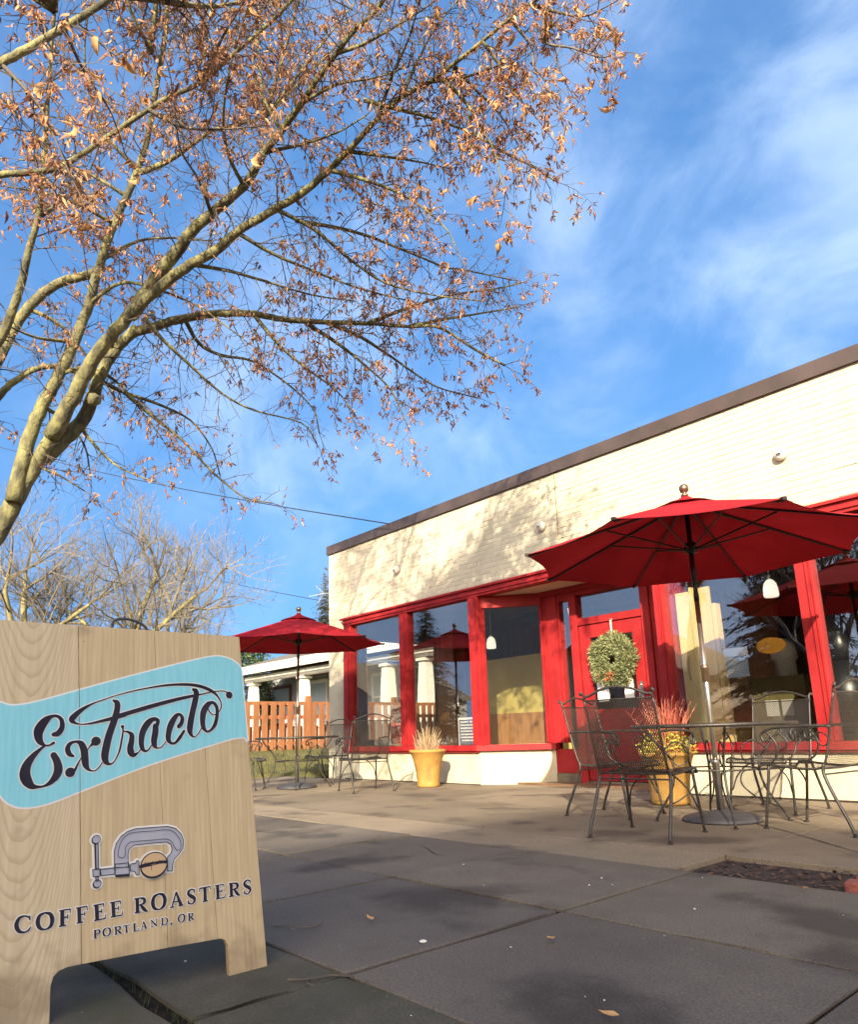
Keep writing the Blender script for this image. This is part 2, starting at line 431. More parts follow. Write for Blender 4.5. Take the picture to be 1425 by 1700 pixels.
MT['red'] = mat('red_paint', (0.235, 0.008, 0.011), (0.36, 0.020, 0.021), scale=3.2, rough=0.6, spec=0.3, bump=0.12, bscale=26, detail=10, contrast=(0.3, 0.62))
add_streaks(MT['red'], (.13, .012, .012), (9, 9, 1.2), .5, .8, .6)
MT['soffit'] = mat('soffit_paint', (0.62, 0.54, 0.42), (0.68, 0.60, 0.47), scale=3, rough=0.8)
MT['glass'] = glassmat('window_glass')
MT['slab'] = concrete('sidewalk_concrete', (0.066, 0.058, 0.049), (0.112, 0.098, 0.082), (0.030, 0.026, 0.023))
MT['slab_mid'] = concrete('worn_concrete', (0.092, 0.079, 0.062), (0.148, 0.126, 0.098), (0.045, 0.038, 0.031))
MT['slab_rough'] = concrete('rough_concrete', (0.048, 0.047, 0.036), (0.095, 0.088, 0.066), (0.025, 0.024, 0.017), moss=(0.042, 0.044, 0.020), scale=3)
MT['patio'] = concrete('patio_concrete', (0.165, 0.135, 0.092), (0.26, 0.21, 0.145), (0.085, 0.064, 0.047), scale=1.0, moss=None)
MT['soil'] = mat('soil', (0.020, 0.015, 0.012), (0.055, 0.036, 0.026), scale=14, rough=0.95, bump=0.9, bscale=60)
MT['joint'] = mat('joint_dirt', (0.008, 0.007, 0.006), (0.024, 0.019, 0.014), scale=30, rough=1.0, bump=0.8, bscale=90, spec=0.1)
MT['asphalt'] = concrete('asphalt', (0.085, 0.08, 0.075), (0.115, 0.108, 0.10), (0.06, 0.057, 0.054), speck=False)
MT['earth'] = mat('earth', (0.13, 0.11, 0.06), (0.20, 0.165, 0.10), scale=0.6, rough=0.95, bump=0.5, bscale=8)
MT['lawn'] = mat('lawn', (0.060, 0.070, 0.018), (0.13, 0.115, 0.035), scale=2.5, rough=0.95, bump=0.9, bscale=50)
MT['iron'] = mat('wrought_iron', (0.026, 0.022, 0.019), (0.050, 0.043, 0.037), scale=30, rough=0.45, metal=0.2)
MT['steel'] = mat('pole_steel', (0.42, 0.39, 0.35), (0.52, 0.49, 0.44), scale=12, rough=0.28, metal=0.9)
MT['bronze'] = mat('bronze', (0.20, 0.13, 0.085), (0.28, 0.19, 0.13), scale=12, rough=0.35, metal=0.8)
MT['rib'] = mat('rib_metal', (0.018, 0.014, 0.013), rough=0.4, metal=0.3)
MT['canvas'] = mat('red_canvas', (0.27, 0.008, 0.013), (0.36, 0.014, 0.021), scale=3, rough=0.9, bump=0.35, bscale=7, trans=0.12, spec=0.15)
MT['cast'] = mat('cast_base', (0.035, 0.035, 0.04), (0.06, 0.06, 0.065), scale=10, rough=0.6)
MT['terra'] = mat('yellow_terracotta', (0.27, 0.140, 0.030), (0.42, 0.235, 0.055), scale=5, rough=0.75, bump=0.2, contrast=(0.25, 0.6))
add_streaks(MT['terra'], (.16, .085, .035), (8, 8, 5), .5, .75, .6)
MT['rope'] = mat('dark_rope', (0.04, 0.04, 0.045), rough=0.6)
MT['oak'] = oakmat('oak_planks', (0.39, 0.30, 0.17), (0.505, 0.405, 0.245), (0.31, 0.22, 0.115))
MT['oakc'] = oakmat('oak_cathedral', (0.42, 0.34, 0.215), (0.53, 0.44, 0.29), (0.31, 0.23, 0.125), cath=True)
MT['aqua'] = mat('aqua_print', (0.165, 0.46, 0.54), (0.215, 0.52, 0.59), scale=7, rough=0.6, stretch=(1, 14, 1))
MT['pale'] = mat('pale_print', (0.62, 0.60, 0.57), rough=0.6)
MT['ink'] = mat('ink_print', (0.015, 0.014, 0.025), (0.028, 0.026, 0.038), scale=9, rough=0.8, spec=0.15)
MT['greyp'] = mat('grey_print', (0.28, 0.29, 0.34), (0.34, 0.35, 0.40), scale=9, rough=0.6)
MT['tanp'] = mat('bean_print', (0.46, 0.32, 0.17), rough=0.6)
MT['white'] = mat('white_paint', (0.62, 0.60, 0.53), (0.68, 0.66, 0.59), scale=3, rough=0.6)
MT['paper'] = mat('paper', (0.80, 0.80, 0.78), rough=0.8)
MT['greypaper'] = mat('grey_paper', (0.32, 0.40, 0.47), rough=0.8)
MT['siding'] = mat('grey_siding', (0.30, 0.31, 0.31), (0.36, 0.37, 0.36), scale=3, rough=0.8)
MT['trim'] = mat('maroon_trim', (0.12, 0.045, 0.045), rough=0.6)
MT['shingle'] = mat('roof_shingle', (0.10, 0.09, 0.075), (0.16, 0.145, 0.12), scale=9, rough=0.9, bump=0.5)
MT['cedar'] = mat('cedar_fence', (0.22, 0.085, 0.035), (0.33, 0.14, 0.058), scale=3, rough=0.75, stretch=(6, 6, 0.7), bump=0.1)
MT['bark'] = mat('mossy_bark', (0.065, 0.060, 0.038), (0.27, 0.255, 0.105), scale=8, rough=0.95, bump=0.8, bscale=30, c3=(0.16, 0.15, 0.075), stretch=(1, 1, 0.6))
MT['twig'] = mat('twig_bark', (0.06, 0.048, 0.042), (0.17, 0.14, 0.10), scale=4, rough=0.9)
MT['leaf'] = mat('dry_leaf', (0.19, 0.090, 0.070), (0.70, 0.45, 0.22), scale=1.5, rough=0.8, island=0.75, c3=(0.48, 0.245, 0.135), trans=0.35, contrast=(0.12, 0.9))
MT['bigleaf'] = mat('tan_leaf', (0.42, 0.20, 0.08), (0.66, 0.42, 0.19), scale=14, rough=0.75, trans=0.3)
MT['greybark'] = mat('grey_bark', (0.085, 0.072, 0.062), (0.16, 0.138, 0.112), scale=3, rough=0.9)
MT['palebark'] = mat('pale_bark', (0.10, 0.085, 0.065), (0.17, 0.148, 0.105), scale=3, rough=0.9)
MT['mossbark'] = mat('moss_bark', (0.15, 0.135, 0.05), (0.30, 0.26, 0.12), scale=2, rough=0.95)
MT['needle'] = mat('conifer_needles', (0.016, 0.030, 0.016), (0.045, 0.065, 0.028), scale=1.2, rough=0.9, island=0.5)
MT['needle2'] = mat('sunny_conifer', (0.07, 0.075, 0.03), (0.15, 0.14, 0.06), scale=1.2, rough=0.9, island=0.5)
MT['shrub'] = mat('shrub_leaf', (0.03, 0.06, 0.015), (0.09, 0.13, 0.04), scale=1.5, rough=0.8, island=0.5, trans=0.2)
MT['wreath'] = mat('wreath_fir', (0.12, 0.15, 0.065), (0.36, 0.375, 0.175), scale=3, rough=0.8, island=0.7, trans=0.15)
MT['lime'] = mat('lime_leaf', (0.30, 0.30, 0.03), (0.58, 0.52, 0.10), scale=4, rough=0.7, island=0.7, trans=0.25)
MT['redtwig'] = mat('red_twig', (0.36, 0.06, 0.04), (0.52, 0.20, 0.12), scale=6, rough=0.7)
MT['drygrass'] = mat('dry_stem', (0.30, 0.20, 0.10), (0.52, 0.38, 0.22), scale=6, rough=0.8, island=0.6)
MT['brickred'] = mat('red_brick', (0.20, 0.055, 0.04), (0.30, 0.10, 0.07), scale=8, rough=0.9, bump=0.4)
MT['inwall'] = mat('interior_wall', (0.52, 0.42, 0.12), (0.58, 0.47, 0.16), scale=2, rough=0.8)
MT['indark'] = mat('interior_dark', (0.18, 0.115, 0.06), (0.24, 0.16, 0.085), scale=2, rough=0.7)
MT['inwood'] = mat('interior_wood', (0.30, 0.15, 0.055), (0.42, 0.22, 0.09), scale=3, rough=0.5, stretch=(6, 6, 0.6))
MT['honey'] = mat('honey_wood', (0.60, 0.40, 0.14), (0.68, 0.48, 0.19), scale=3, rough=0.5, stretch=(5, 5, 0.5))
MT['curtain'] = mat('cream_panel', (0.55, 0.48, 0.24), (0.62, 0.55, 0.30), scale=3, rough=0.7)
MT['infloor'] = mat('interior_floor', (0.12, 0.07, 0.04), (0.20, 0.12, 0.07), scale=4, rough=0.4)
MT['black'] = mat('black_metal', (0.010, 0.010, 0.011), rough=0.35)
MT['blue'] = mat('blue_cloth', (0.02, 0.025, 0.10), (0.03, 0.035, 0.15), scale=5, rough=0.7)
MT['orange'] = mat('orange_plaque', (0.80, 0.36, 0.03), rough=0.6)
MT['lampglass'] = mat('opal_glass', (0.85, 0.83, 0.74), rough=0.25)
_b = MT['lampglass'].node_tree.nodes['Principled BSDF']; _b.inputs['Emission Color'].default_value = (1, .93, .75, 1); _b.inputs['Emission Strength'].default_value = 0.35
MT['wire'] = mat('wire', (0.02, 0.025, 0.03), rough=0.6)
MT['fixture'] = mat('fixture_white', (0.62, 0.60, 0.54), rough=0.35)
MT['rust'] = mat('rust_stain', (0.30, 0.22, 0.10), rough=0.9)
MT['brickbld'] = mat('far_wall', (0.30, 0.26, 0.22), (0.36, 0.31, 0.26), scale=2, rough=0.85)
# ================================================================ THE SETTING
rnd = random.Random(7)
def struct(o): return tag(o, kind='structure')
struct(MB().quad((-400, -400, -.10), (400, -400, -.10), (400, 400, -.10), (-400, 400, -.10)).build('ground', MT['earth']))
struct(MB().quad((-120, -11.5, -.085), (120, -11.5, -.085), (120, -3.2, -.085), (-120, -3.2, -.085)).build('road', MT['asphalt']))
struct(MB().box((-120, -3.2, -.2), (120, -3.05, .0)).build('kerb', MT['slab']))
struct(MB().box((-120, -11.65, -.2), (120, -11.5, .0)).build('far_kerb', MT['slab']))

def chamfer_slab(x0, x1, y0, y1, top, gap, c=.004, jit=0.0, drop=0.0):
    g = gap / 2
    x0 += g; x1 -= g; y0 += g; y1 -= g
    m = MB(); n = 5
    def ring(ins, z):
        p = []
        X0, X1, Y0, Y1 = x0 + ins, x1 - ins, y0 + ins, y1 - ins
        for (a, b) in (((X0, Y0), (X1, Y0)), ((X1, Y0), (X1, Y1)), ((X1, Y1), (X0, Y1)), ((X0, Y1), (X0, Y0))):
            for k in range(n):
                t = k / n
                j = 0 if k == 0 else jit
                p.append((a[0] + (b[0] - a[0]) * t + rnd.uniform(-j, j), a[1] + (b[1] - a[1]) * t + rnd.uniform(-j, j), z))
        return p
    tx, ty = rnd.uniform(-.0015, .0015), rnd.uniform(-.0015, .0015)
    r0, r1, r2 = ring(0, top - .08), ring(0, top - c), ring(c, top)
    r0 = [(a, b, top - .08) for a, b, _ in r1]
    i = 0; N = 4 * n
    m.v = r0 + r1 + r2
    m.v = [(a, b, z + tx * (a - x0) + ty * (b - y0)) for a, b, z in m.v]
    for k in range(N):
        q = (k + 1) % N
        m.f += [(k, q, q + N, k + N), (k + N, q + N, q + 2 * N, k + 2 * N)]
    m.f.append(tuple(range(2 * N, 3 * N)))
    return m

pav = struct(MB().quad((-40, -3.05, -.011), (12, -3.05, -.011), (12, 3.41, -.011), (-40, 3.41, -.011)).build('pavement', MT['joint']))
XL = [-3.017 - 1.085 * k for k in range(14, 0, -1)] + [-3.017, -1.943, -.824, .29, 1.4, 2.5, 3.6]
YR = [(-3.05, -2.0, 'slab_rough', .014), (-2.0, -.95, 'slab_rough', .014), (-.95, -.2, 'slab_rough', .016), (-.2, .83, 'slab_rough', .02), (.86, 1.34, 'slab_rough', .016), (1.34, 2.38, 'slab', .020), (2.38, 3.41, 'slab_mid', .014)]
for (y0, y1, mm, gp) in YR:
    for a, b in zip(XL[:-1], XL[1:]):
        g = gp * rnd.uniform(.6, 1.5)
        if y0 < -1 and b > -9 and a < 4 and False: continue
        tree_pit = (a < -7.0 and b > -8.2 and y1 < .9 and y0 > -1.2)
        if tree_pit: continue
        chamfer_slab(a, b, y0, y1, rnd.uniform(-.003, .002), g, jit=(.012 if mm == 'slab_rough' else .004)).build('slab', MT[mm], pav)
# patio between the pavement and the shop front
PX = [-12.2, -10.1, -8.0, -5.9, -4.0, -2.05, -1.02, 1.0, 3.2]
PY = [(3.41, 3.95), (3.95, 5.35), (5.35, 7.04)]
patio = struct(MB().box((-12.2, 3.42, -.2), (3.2, 7.0, -.075)).build('patio', MT['joint']))
for j, (y0, y1) in enumerate(PY):
    for a, b in zip(PX[:-1], PX[1:]):
        if j == 0 and a == -2.05:
            continue
        chamfer_slab(a, b, y0, y1, rnd.uniform(-.002, .001), rnd.uniform(.004, .008), c=.003, jit=.002).build('patio_slab', MT['patio'], patio)
# entrance floor
MB().prism([(-6.98, 7.04), (-6.18, 7.70), (-4.10, 7.70), (-4.10, 7.04)], -.08, .002).build('entrance_slab', MT['patio'], patio)
# crack running across the patio
cp = catmull([(-2.75, 5.45, .0035), (-2.3, 5.12, .0035), (-1.9, 4.76, .0035), (-1.53, 4.42, .0035), (-1.2, 4.2, .0035)], 8)
m = MB()
for k in range(len(cp) - 1):
    wv = .004 * rnd.uniform(.5, 1.4)
    m.quad(cp[k] + (-wv, -wv, 0), cp[k] + (wv, wv, 0), cp[k + 1] + (wv, wv, 0), cp[k + 1] + (-wv, -wv, 0))
m.build('crack', MT['soil'], patio)
for pts_ in ([(-4.6, 3.1), (-4.1, 3.0), (-3.7, 3.12), (-3.3, 2.95), (-3.05, 3.02)],):
    cp = catmull([(a, b, .0025) for a, b in pts_], 9); m = MB()
    for k in range(len(cp) - 1):
        wv = .0016 * rnd.uniform(.4, 1.5); j_ = np.array([rnd.uniform(-.004, .004), rnd.uniform(-.004, .004), 0]); cp[k + 1] = cp[k + 1] + j_
        m.quad(cp[k] + (-wv, -wv, 0), cp[k] + (wv, wv, 0), cp[k + 1] + (wv, wv, 0), cp[k + 1] + (-wv, -wv, 0))
    m.build('crack', MT['joint'], pav)
# open bed with soil and a few bricks
bed = struct(MB().quad((-2.05, 3.41, -.03), (-1.02, 3.41, -.03), (-1.02, 3.95, -.03), (-2.05, 3.95, -.03)).build('soil_bed', MT['soil']))
m = MB()
for k in range(420):
    x, y = rnd.uniform(-2.02, -1.05), rnd.uniform(3.43, 3.93); a = rnd.uniform(0, 6.3); l = rnd.uniform(.01, .035); d = Vector((math.cos(a), math.sin(a), rnd.uniform(-.2, .5))) * l; e = Vector((-math.sin(a), math.cos(a), rnd.uniform(-.3, .3))) * l * .4
    p = Vector((x, y, -.025 + rnd.uniform(0, .012)))
    m.quad(p, p + d, p + d + e, p + e)
tag(m.build('bark_mulch', mat('mulch', (.04, .022, .015), (.12, .06, .035), scale=20, rough=.9, island=.8)), 'dark bark mulch filling the open soil bed', 'mulch', kind='stuff')
for k, (x, y, a) in enumerate([(-1.20, 3.56, .1), (-1.19, 3.68, .05), (-1.22, 3.80, .12), (-1.10, 3.90, .0)]):
    br = MB().box((-.1, -.05, -.03), (.1, .05, .03)).build('paving_brick', MT['brickred'], bevel=.006)
    br.location = (x, y, -.012 + .004 * k); br.rotation_euler = (.02, .03 * k, a)
    tag(br, ['red brick at the near end of the soil bed', 'red brick second from the near end of the soil bed', 'red brick third from the near end of the soil bed', 'red brick at the far end of the soil bed'][k], 'brick', 'bricks edging the soil bed')

# raised lawn beyond the patio
m = MB()
prof = [(-12.15, -.06), (-12.2, .05), (-12.7, .09), (-13.6, .30), (-14.35, .43), (-40, .46)]
for (xa, za), (xb, zb) in zip(prof[:-1], prof[1:]):
    for k in range(20):
        ya, yb = 2.2 + k * 2, 4.2 + k * 2
        m.quad((xa, ya, za), (xb, ya, zb), (xb, yb, zb), (xa, yb, za))
struct(m.build('lawn', MT['lawn']))
m = MB()
for k in range(5200):
    x = -12.25 - rnd.random() ** 1.3 * 3.4; y = rnd.uniform(3.5, 13)
    z = np.interp(-x, [12.2, 12.7, 13.6, 14.35, 40], [.05, .09, .30, .43, .46])
    h = rnd.uniform(.03, .09); a = rnd.uniform(0, 6.3); dx, dy = math.cos(a) * .006, math.sin(a) * .006
    m.poly([(x - dx, y - dy, z - .01), (x + dx, y + dy, z - .01), (x + rnd.uniform(-.03, .03), y + rnd.uniform(-.03, .03), z + h)])
tag(m.build('grass', mat('grass_blade', (.085, .10, .02), (.20, .17, .05), scale=2, rough=.8, island=.7, trans=.2)), 'short green grass on the bank below the fence', 'grass', kind='stuff')

# ================================================================ THE CAFE
OFF = (-5.0, 7.045, 0)
shop = thing('cafe_building', 'single storey cream painted brick cafe with red window frames and recessed door', 'building', OFF)
def P(m, name, mm, parent=shop, smooth=False, bevel=0): return m.build(name, MT[mm], parent, smooth, OFF, bevel)
YF = 7.045
wall = P(MB().box((-10.67, YF + .0035, 2.70), (3.0, YF + .28, 3.97)), 'wall', 'cream')
# painted brick face, running bond
CH, BLN = .0683, .213
cands = []
for c in range(18):
    z0 = 2.722 + c * CH
    x = -10.67 + .004 - (BLN / 2 if c % 2 else 0)
    while x < 2.95:
        a, b = max(x, -10.67), min(x + BLN, 2.99)
        if b - a > .03: cands.append((a + .0035, b - .0035, z0 + .004, z0 + CH - .004))
        x += BLN
near = sorted([q for q in cands if q[0] > -5.6 and q[1] < -1.75 and q[1] - q[0] > .2], key=lambda q: -q[0])[:300]
nearset = set(near)
bm_shared = MB()
hw, hz = (BLN - .007) / 2, (CH - .008) / 2
bm_shared.v = [(-hw, .004, -hz), (hw, .004, -hz), (hw, .004, hz), (-hw, .004, hz), (-hw + .005, -.002, -hz + .004), (hw - .005, -.002, -hz + .004), (hw - .005, -.002, hz - .005), (-hw + .005, -.002, hz - .005)]
bm_shared.f = [(4, 5, 6, 7), (0, 1, 5, 4), (1, 2, 6, 5), (2, 3, 7, 6), (3, 0, 4, 7)]
bme = bm_shared.mesh('brick'); bme.materials.append(MT['cream'])
rest = MB()
for q in cands:
    pr = rnd.uniform(-.0022, .0008) + (.003 if rnd.random() < .06 else 0)
    if q in nearset:
        o = bpy.data.objects.new('brick', bme); col.objects.link(o); setparent(o, wall)
        o.location = ((q[0] + q[1]) / 2 - OFF[0], YF - pr - OFF[1], (q[2] + q[3]) / 2)
        o.rotation_euler = (rnd.uniform(-.012, .012), rnd.uniform(-.004, .004), rnd.uniform(-.004, .004))
    else:
        i = len(rest.v); a, b, z0, z1 = q; y0, y1 = YF + .006, YF - pr
        rest.v += [(a, y0, z0), (b, y0, z0), (b, y0, z1), (a, y0, z1), (a + .004, y1, z0 + .004), (b - .004, y1, z0 + .004), (b - .004, y1, z1 - .005), (a + .004, y1, z1 - .005)]
        rest.f += [tuple(i + k for k in f) for f in bm_shared.f]
tag(P(rest, 'far_bricks', 'cream', wall), kind='stuff')
P(MB().box((-5.402, YF - .0065, 3.05), (-5.392, YF, 3.96)), 'seam_stain', 'rust', wall)
P(MB().box((-10.71, YF - .035, 3.96), (3.04, YF + .30, 4.12)), 'coping', 'coping')
for k in range(5):
    P(MB().box((-9.9 + k * 2.9, YF - .0375, 3.957), (-9.88 + k * 2.9, YF + .301, 4.123)), 'coping_seam', 'coping')
P(MB().box((-10.67, YF + .30, 3.9), (3.0, 13.2, 4.0)), 'roof', 'coping')
P(MB().box((-10.67, YF + .004, 0), (-10.185, YF + .28, 2.70)), 'corner_pier', 'stucco', bevel=.006)
# left side wall with a window onto the neighbour's yard
sw = P(MB().box((-10.66, YF + .285, 0), (-10.44, 7.72, 2.70)).box((-10.66, 9.55, 0), (-10.44, 13.2, 2.70)).box((-10.66, 7.72, 0), (-10.44, 9.55, .62)).box((-10.66, 7.72, 2.42), (-10.44, 9.55, 2.70)), 'side_wall', 'indark')
P(MB().box((-10.56, 7.72, .62), (-10.553, 9.55, 2.42)), 'side_window_pane', 'glass', sw)
P(MB().box((-10.66, YF + .3, 2.70), (-10.44, 13.2, 3.9)).box((2.8, YF + .3, 0), (3.0, 13.2, 3.9)).box((-10.44, 13.0, 0), (2.8, 13.2, 3.9)), 'rear_walls', 'indark')
P(MB().box((-10.43, 7.32, 2.86), (2.79, 12.99, 2.92)), 'ceiling', 'indark')
P(MB().box((-10.43, 7.34, -.05), (2.79, 12.99, .03)), 'floor', 'infloor')
P(MB().box((-10.43, 11.3, .03), (-4.6, 11.4, 2.86)), 'partition_wall', 'inwood')
P(MB().box((-8.9, 8.9, .03), (-6.8, 9.0, 1.9)), 'yellow_wall', 'inwall')
P(MB().box((-10.43, 9.42, .03), (-9.95, 9.75, 2.86)), 'wood_column', 'inwood')
# plinth
P(MB().box((-10.18, YF + .01, 0), (-6.99, YF + .22, .445)), 'plinth', 'stucco')
P(MB().prism([(-6.985, YF + .012), (-6.165, 7.655), (-6.30, 7.80), (-6.985, YF + .22)], 0, .445), 'return_plinth', 'stucco')
P(MB().box((-4.145, YF + .01, 0), (3.0, YF + .22, .445)), 'plinth', 'stucco')
P(MB().box((-10.18, YF + .002, -.01), (-7.0, YF + .03, .012)).box((-4.14, YF + .002, -.01), (3.0, YF + .03, .014)), 'base_gap', 'soil')
# head beam
hb = P(MB().box((-10.185, YF - .03, 2.565), (3.0, YF + .14, 2.698)), 'head_beam', 'red')
P(MB().box((-10.25, YF - .065, 2.672), (3.0, YF - .031, 2.702)).box((-10.185, YF - .048, 2.60), (3.0, YF - .031, 2.626)), 'moulding', 'red', hb)
# sills
for (a, b) in ((-10.18, -6.985), (-4.145, 3.0)):
    P(MB().box((a, YF - .06, .447), (b, YF + .14, .522)).box((a, YF - .035, .425), (b, YF + .009, .446)), 'sill', 'red', bevel=.004)
P(MB().prism([(-6.984, YF - .06), (-6.12, 7.60), (-6.16, 7.80), (-6.984, YF + .14)], .4475, .5225), 'sill', 'red')
# posts
def post(a, b):
    o = P(MB().box((a, YF - .022, .524), (b, YF + .12, 2.563)), 'post', 'red', bevel=.004)
    wd = b - a
    P(MB().box((a + wd * .62, YF - .036, .524), (a + wd * .74, YF - .0225, 2.562)).box((a + wd * .86, YF - .032, .524), (a + wd * .94, YF - .0225, 2.562)), 'bead', 'red', o)
for (a, b) in ((-10.184, -9.98), (-8.645, -8.45), (-7.08, -6.885), (-4.145, -4.03), (-2.62, -2.465), (-.98, -.83), (.66, .81)):
    post(a, b)
# panes
for (a, b) in ((-9.98, -8.645), (-8.45, -7.08), (-4.03, -2.62), (-2.465, -.98), (-.83, .66), (.81, 2.9)):
    P(MB().box((a - .005, YF + .05, .51), (b + .005, YF + .056, 2.575)), 'pane', 'glass')
def pane_line(p, q, z0, z1, name='pane', wdt=.006, mm='glass', parent=shop):
    return P(MB().obox(p, q, wdt, z0, z1), name, mm, parent)
pane_line((-6.95, 7.10), (-6.29, 7.63), .52, 2.40)
pane_line((-6.95, 7.10), (-6.26, 7.655), 2.40, 2.565, 'return_head', .09, 'red')
# pier, sidelight, door
YD = 7.66
pier = P(MB().box((-6.31, YD, .524), (-5.96, YD + .12, 2.56)), 'entrance_pier', 'red', bevel=.004)
P(MB().box((-6.30, YD - .018, .53), (-6.25, YD - .001, 2.55)).box((-6.02, YD - .018, .53), (-5.99, YD - .001, 2.55)).box((-6.22, YD - .010, .53), (-6.20, YD - .001, 2.55)), 'bead', 'red', pier)
P(MB().box((-5.96, YD + .05, .52), (-5.78, YD + .056, 2.40)), 'sidelight_pane', 'glass')
P(MB().box((-6.18, YD + .002, .14), (-5.785, YD + .1, .444)), 'red_panel', 'red', bevel=.004)
P(MB().box((-6.18, YD - .01, 0), (-5.70, YD + .1, .138)), 'concrete_step', 'patio')
P(MB().box((-5.78, YD - .02, .0), (-5.665, YD + .12, 2.56)), 'door_jamb', 'red', bevel=.004)
P(MB().box((-4.695, YD - .02, .0), (-4.58, YD + .12, 2.56)), 'door_jamb', 'red', bevel=.004)
P(MB().box((-5.955, YD - .012, 2.40), (-5.785, YD + .11, 2.56)).box((-5.66, YD - .012, 2.44), (-4.70, YD + .11, 2.56)), 'transom_head', 'red')
P(MB().box((-5.66, YD - .012, 2.03), (-4.70, YD + .11, 2.12)), 'transom_bar', 'red')
P(MB().box((-5.66, YD + .05, 2.12), (-4.70, YD + .056, 2.44)), 'transom_pane', 'glass')
P(MB().box((-4.575, YD + .01, .0), (-4.145, YD + .1, 2.56)), 'entrance_wall', 'red')
P(MB().box((-4.145, YF + .13, .0), (-4.05, YD + .1, 2.56)), 'entrance_return', 'red')
P(MB().box((-5.66, YD - .05, .0), (-4.70, YD + .12, .05)), 'threshold', 'patio')
dr = P(MB().box((-5.655, YD + .01, .055), (-5.50, YD + .06, 2.025)).box((-4.86, YD + .01, .055), (-4.705, YD + .06, 2.025)).box((-5.498, YD + .011, 1.85), (-4.862, YD + .059, 2.024)).box((-5.498, YD + .011, .056), (-4.862, YD + .059, .42)).box((-5.498, YD + .011, .80), (-4.862, YD + .059, .93)), 'door', 'red', bevel=.004)
P(MB().box((-5.50, YD + .03, .93), (-4.86, YD + .036, 1.85)), 'pane', 'glass', dr)
P(MB().box((-5.50, YD + .03, .42), (-4.86, YD + .036, .80)), 'kick_panel', 'red', dr)
P(MB().box((-4.81, YD - .004, 1.02), (-4.77, YD + .009, 1.24)).tube([(-4.79, YD - .004, 1.05), (-4.79, YD - .05, 1.06), (-4.79, YD - .05, 1.19), (-4.79, YD - .004, 1.20)], .008, 8), 'handle', 'steel', dr)
# soffit of the recess
P(MB().prism([(-7.02, YF + .142), (-6.30, 7.68), (-4.05, 7.68), (-4.05, YF + .142)], 2.57, 2.60), 'soffit', 'soffit')
P(MB().prism([(-7.0, YF + .142), (-6.3, 7.82), (-4.05, 7.82), (-4.05, YF + .142)], 2.601, 2.86), 'recess_fill', 'indark')
P(MB().obox((-6.95, 7.16), (-6.27, 7.70), .05, 2.50, 2.569).box((-6.27, 7.60, 2.50), (-4.06, 7.658, 2.569)), 'soffit_trim', 'red')
# wall lights
for k, (x, lab) in enumerate([(-2.585, 'round white wall light high above the right red umbrella'), (-5.65, 'round white wall light beside the rusty seam in the brick'), (-8.67, 'round wall light in the dappled shade at the left end')]):
    t = thing('wall_light', lab, 'light', (x, YF - .006, 3.29), 0, 'round lights on the brick wall')
    b = MB().lathe([(.052, 0), (.066, .01), (.066, .03), (.05, .055), (.032, .062)], 20).build('housing', MT['fixture'], t, True)
    b.rotation_euler = (R(90), 0, 0)
    MB().box((-.022, -.075, -.020), (.022, -.0625, .016)).build('lens', MT['fixture'], t)
    MB().box((-.018, -.079, -.016), (.018, -.0755, -.002)).build('slot', MT['rib'], t)

# ---------------------------------------------------------------- inside and on the glass
def pendant(x, y, z, lab):
    t = thing('pendant_lamp', lab, 'lamp', (x, y, z), 0, 'opal pendant lamps')
    MB().lathe([(.02, .19), (.035, .185), (.062, .15), (.075, .09), (.078, .02), (.07, 0), (.03, -.004)], 18).build('shade', MT['lampglass'], t, True)
    MB().lathe([(.022, .19), (.022, .24), (.008, .25)], 10).build('cap', MT['steel'], t, True)
    MB().tube([(0, 0, .25), (0, 0, 2.86 - z)], .006, 6).build('cord', MT['white'], t)
pendant(-7.86, 8.3, 2.0, 'white opal pendant lamp behind the glass left of the entrance')
pendant(-3.16, 7.75, 2.02, 'white opal pendant lamp hanging in the window right of the pole')
t = thing('window_notice', 'white sheet with grey lower half taped inside the right window', 'notice', (-3.33, YF + .064, 1.32))
MB().box((-.115, 0, -.16), (.115, .003, .05)).build('lower_sheet', MT['greypaper'], t)
MB().box((-.125, -.004, .05), (.125, -.001, .135)).build('upper_sheet', MT['paper'], t)
m = MB()
for k in range(9): m.box((-.095, -.0015, .02 - k * .019), (.095 - .02 * (k % 3), -.0005, .024 - k * .019))
m.build('text_line', MT['pale'], t)
t = MB().lathe([(.001, 0), (.13, .0), (.145, .008), (.145, .016), (.001, .017)], 28).build('oval_plaque', MT['orange'])
t.scale = (1, .55, 1); t.rotation_euler = (R(90), 0, 0); t.location = (-2.98, YF + .10, 1.44)
tag(t, 'orange oval plaque hanging in the right window', 'plaque')
t = thing('window_sign', 'small dark notice board with white lines leaning in the lower window', 'sign', (-7.28, YF + .075, .53))
MB().box((-.17, 0, 0), (.17, .012, .36)).build('board', mat('slate_board', (.10, .12, .17), rough=.6), t)
m = MB(); m.box((-.18, -.006, .345), (.18, .012, .372)).box((-.18, -.006, -.01), (-.168, .012, .345)).box((.168, -.006, -.01), (.18, .012, .345))
m.build('frame', MT['pale'], t)
m = MB()
for k, (a, b) in enumerate([(-.14, .02), (.05, .14), (-.14, .14), (-.14, .14), (-.14, .1), (-.14, .14), (-.14, .14), (-.12, .13)]):
    z = .30 - max(0, k - 1) * .042
    x = a
    while x < b:
        wd = rnd.uniform(.018, .05); m.box((x, -.003, z), (min(b, x + wd), -.001, z + .020)); x += wd + .009
m.build('text_line', MT['pale'], t)
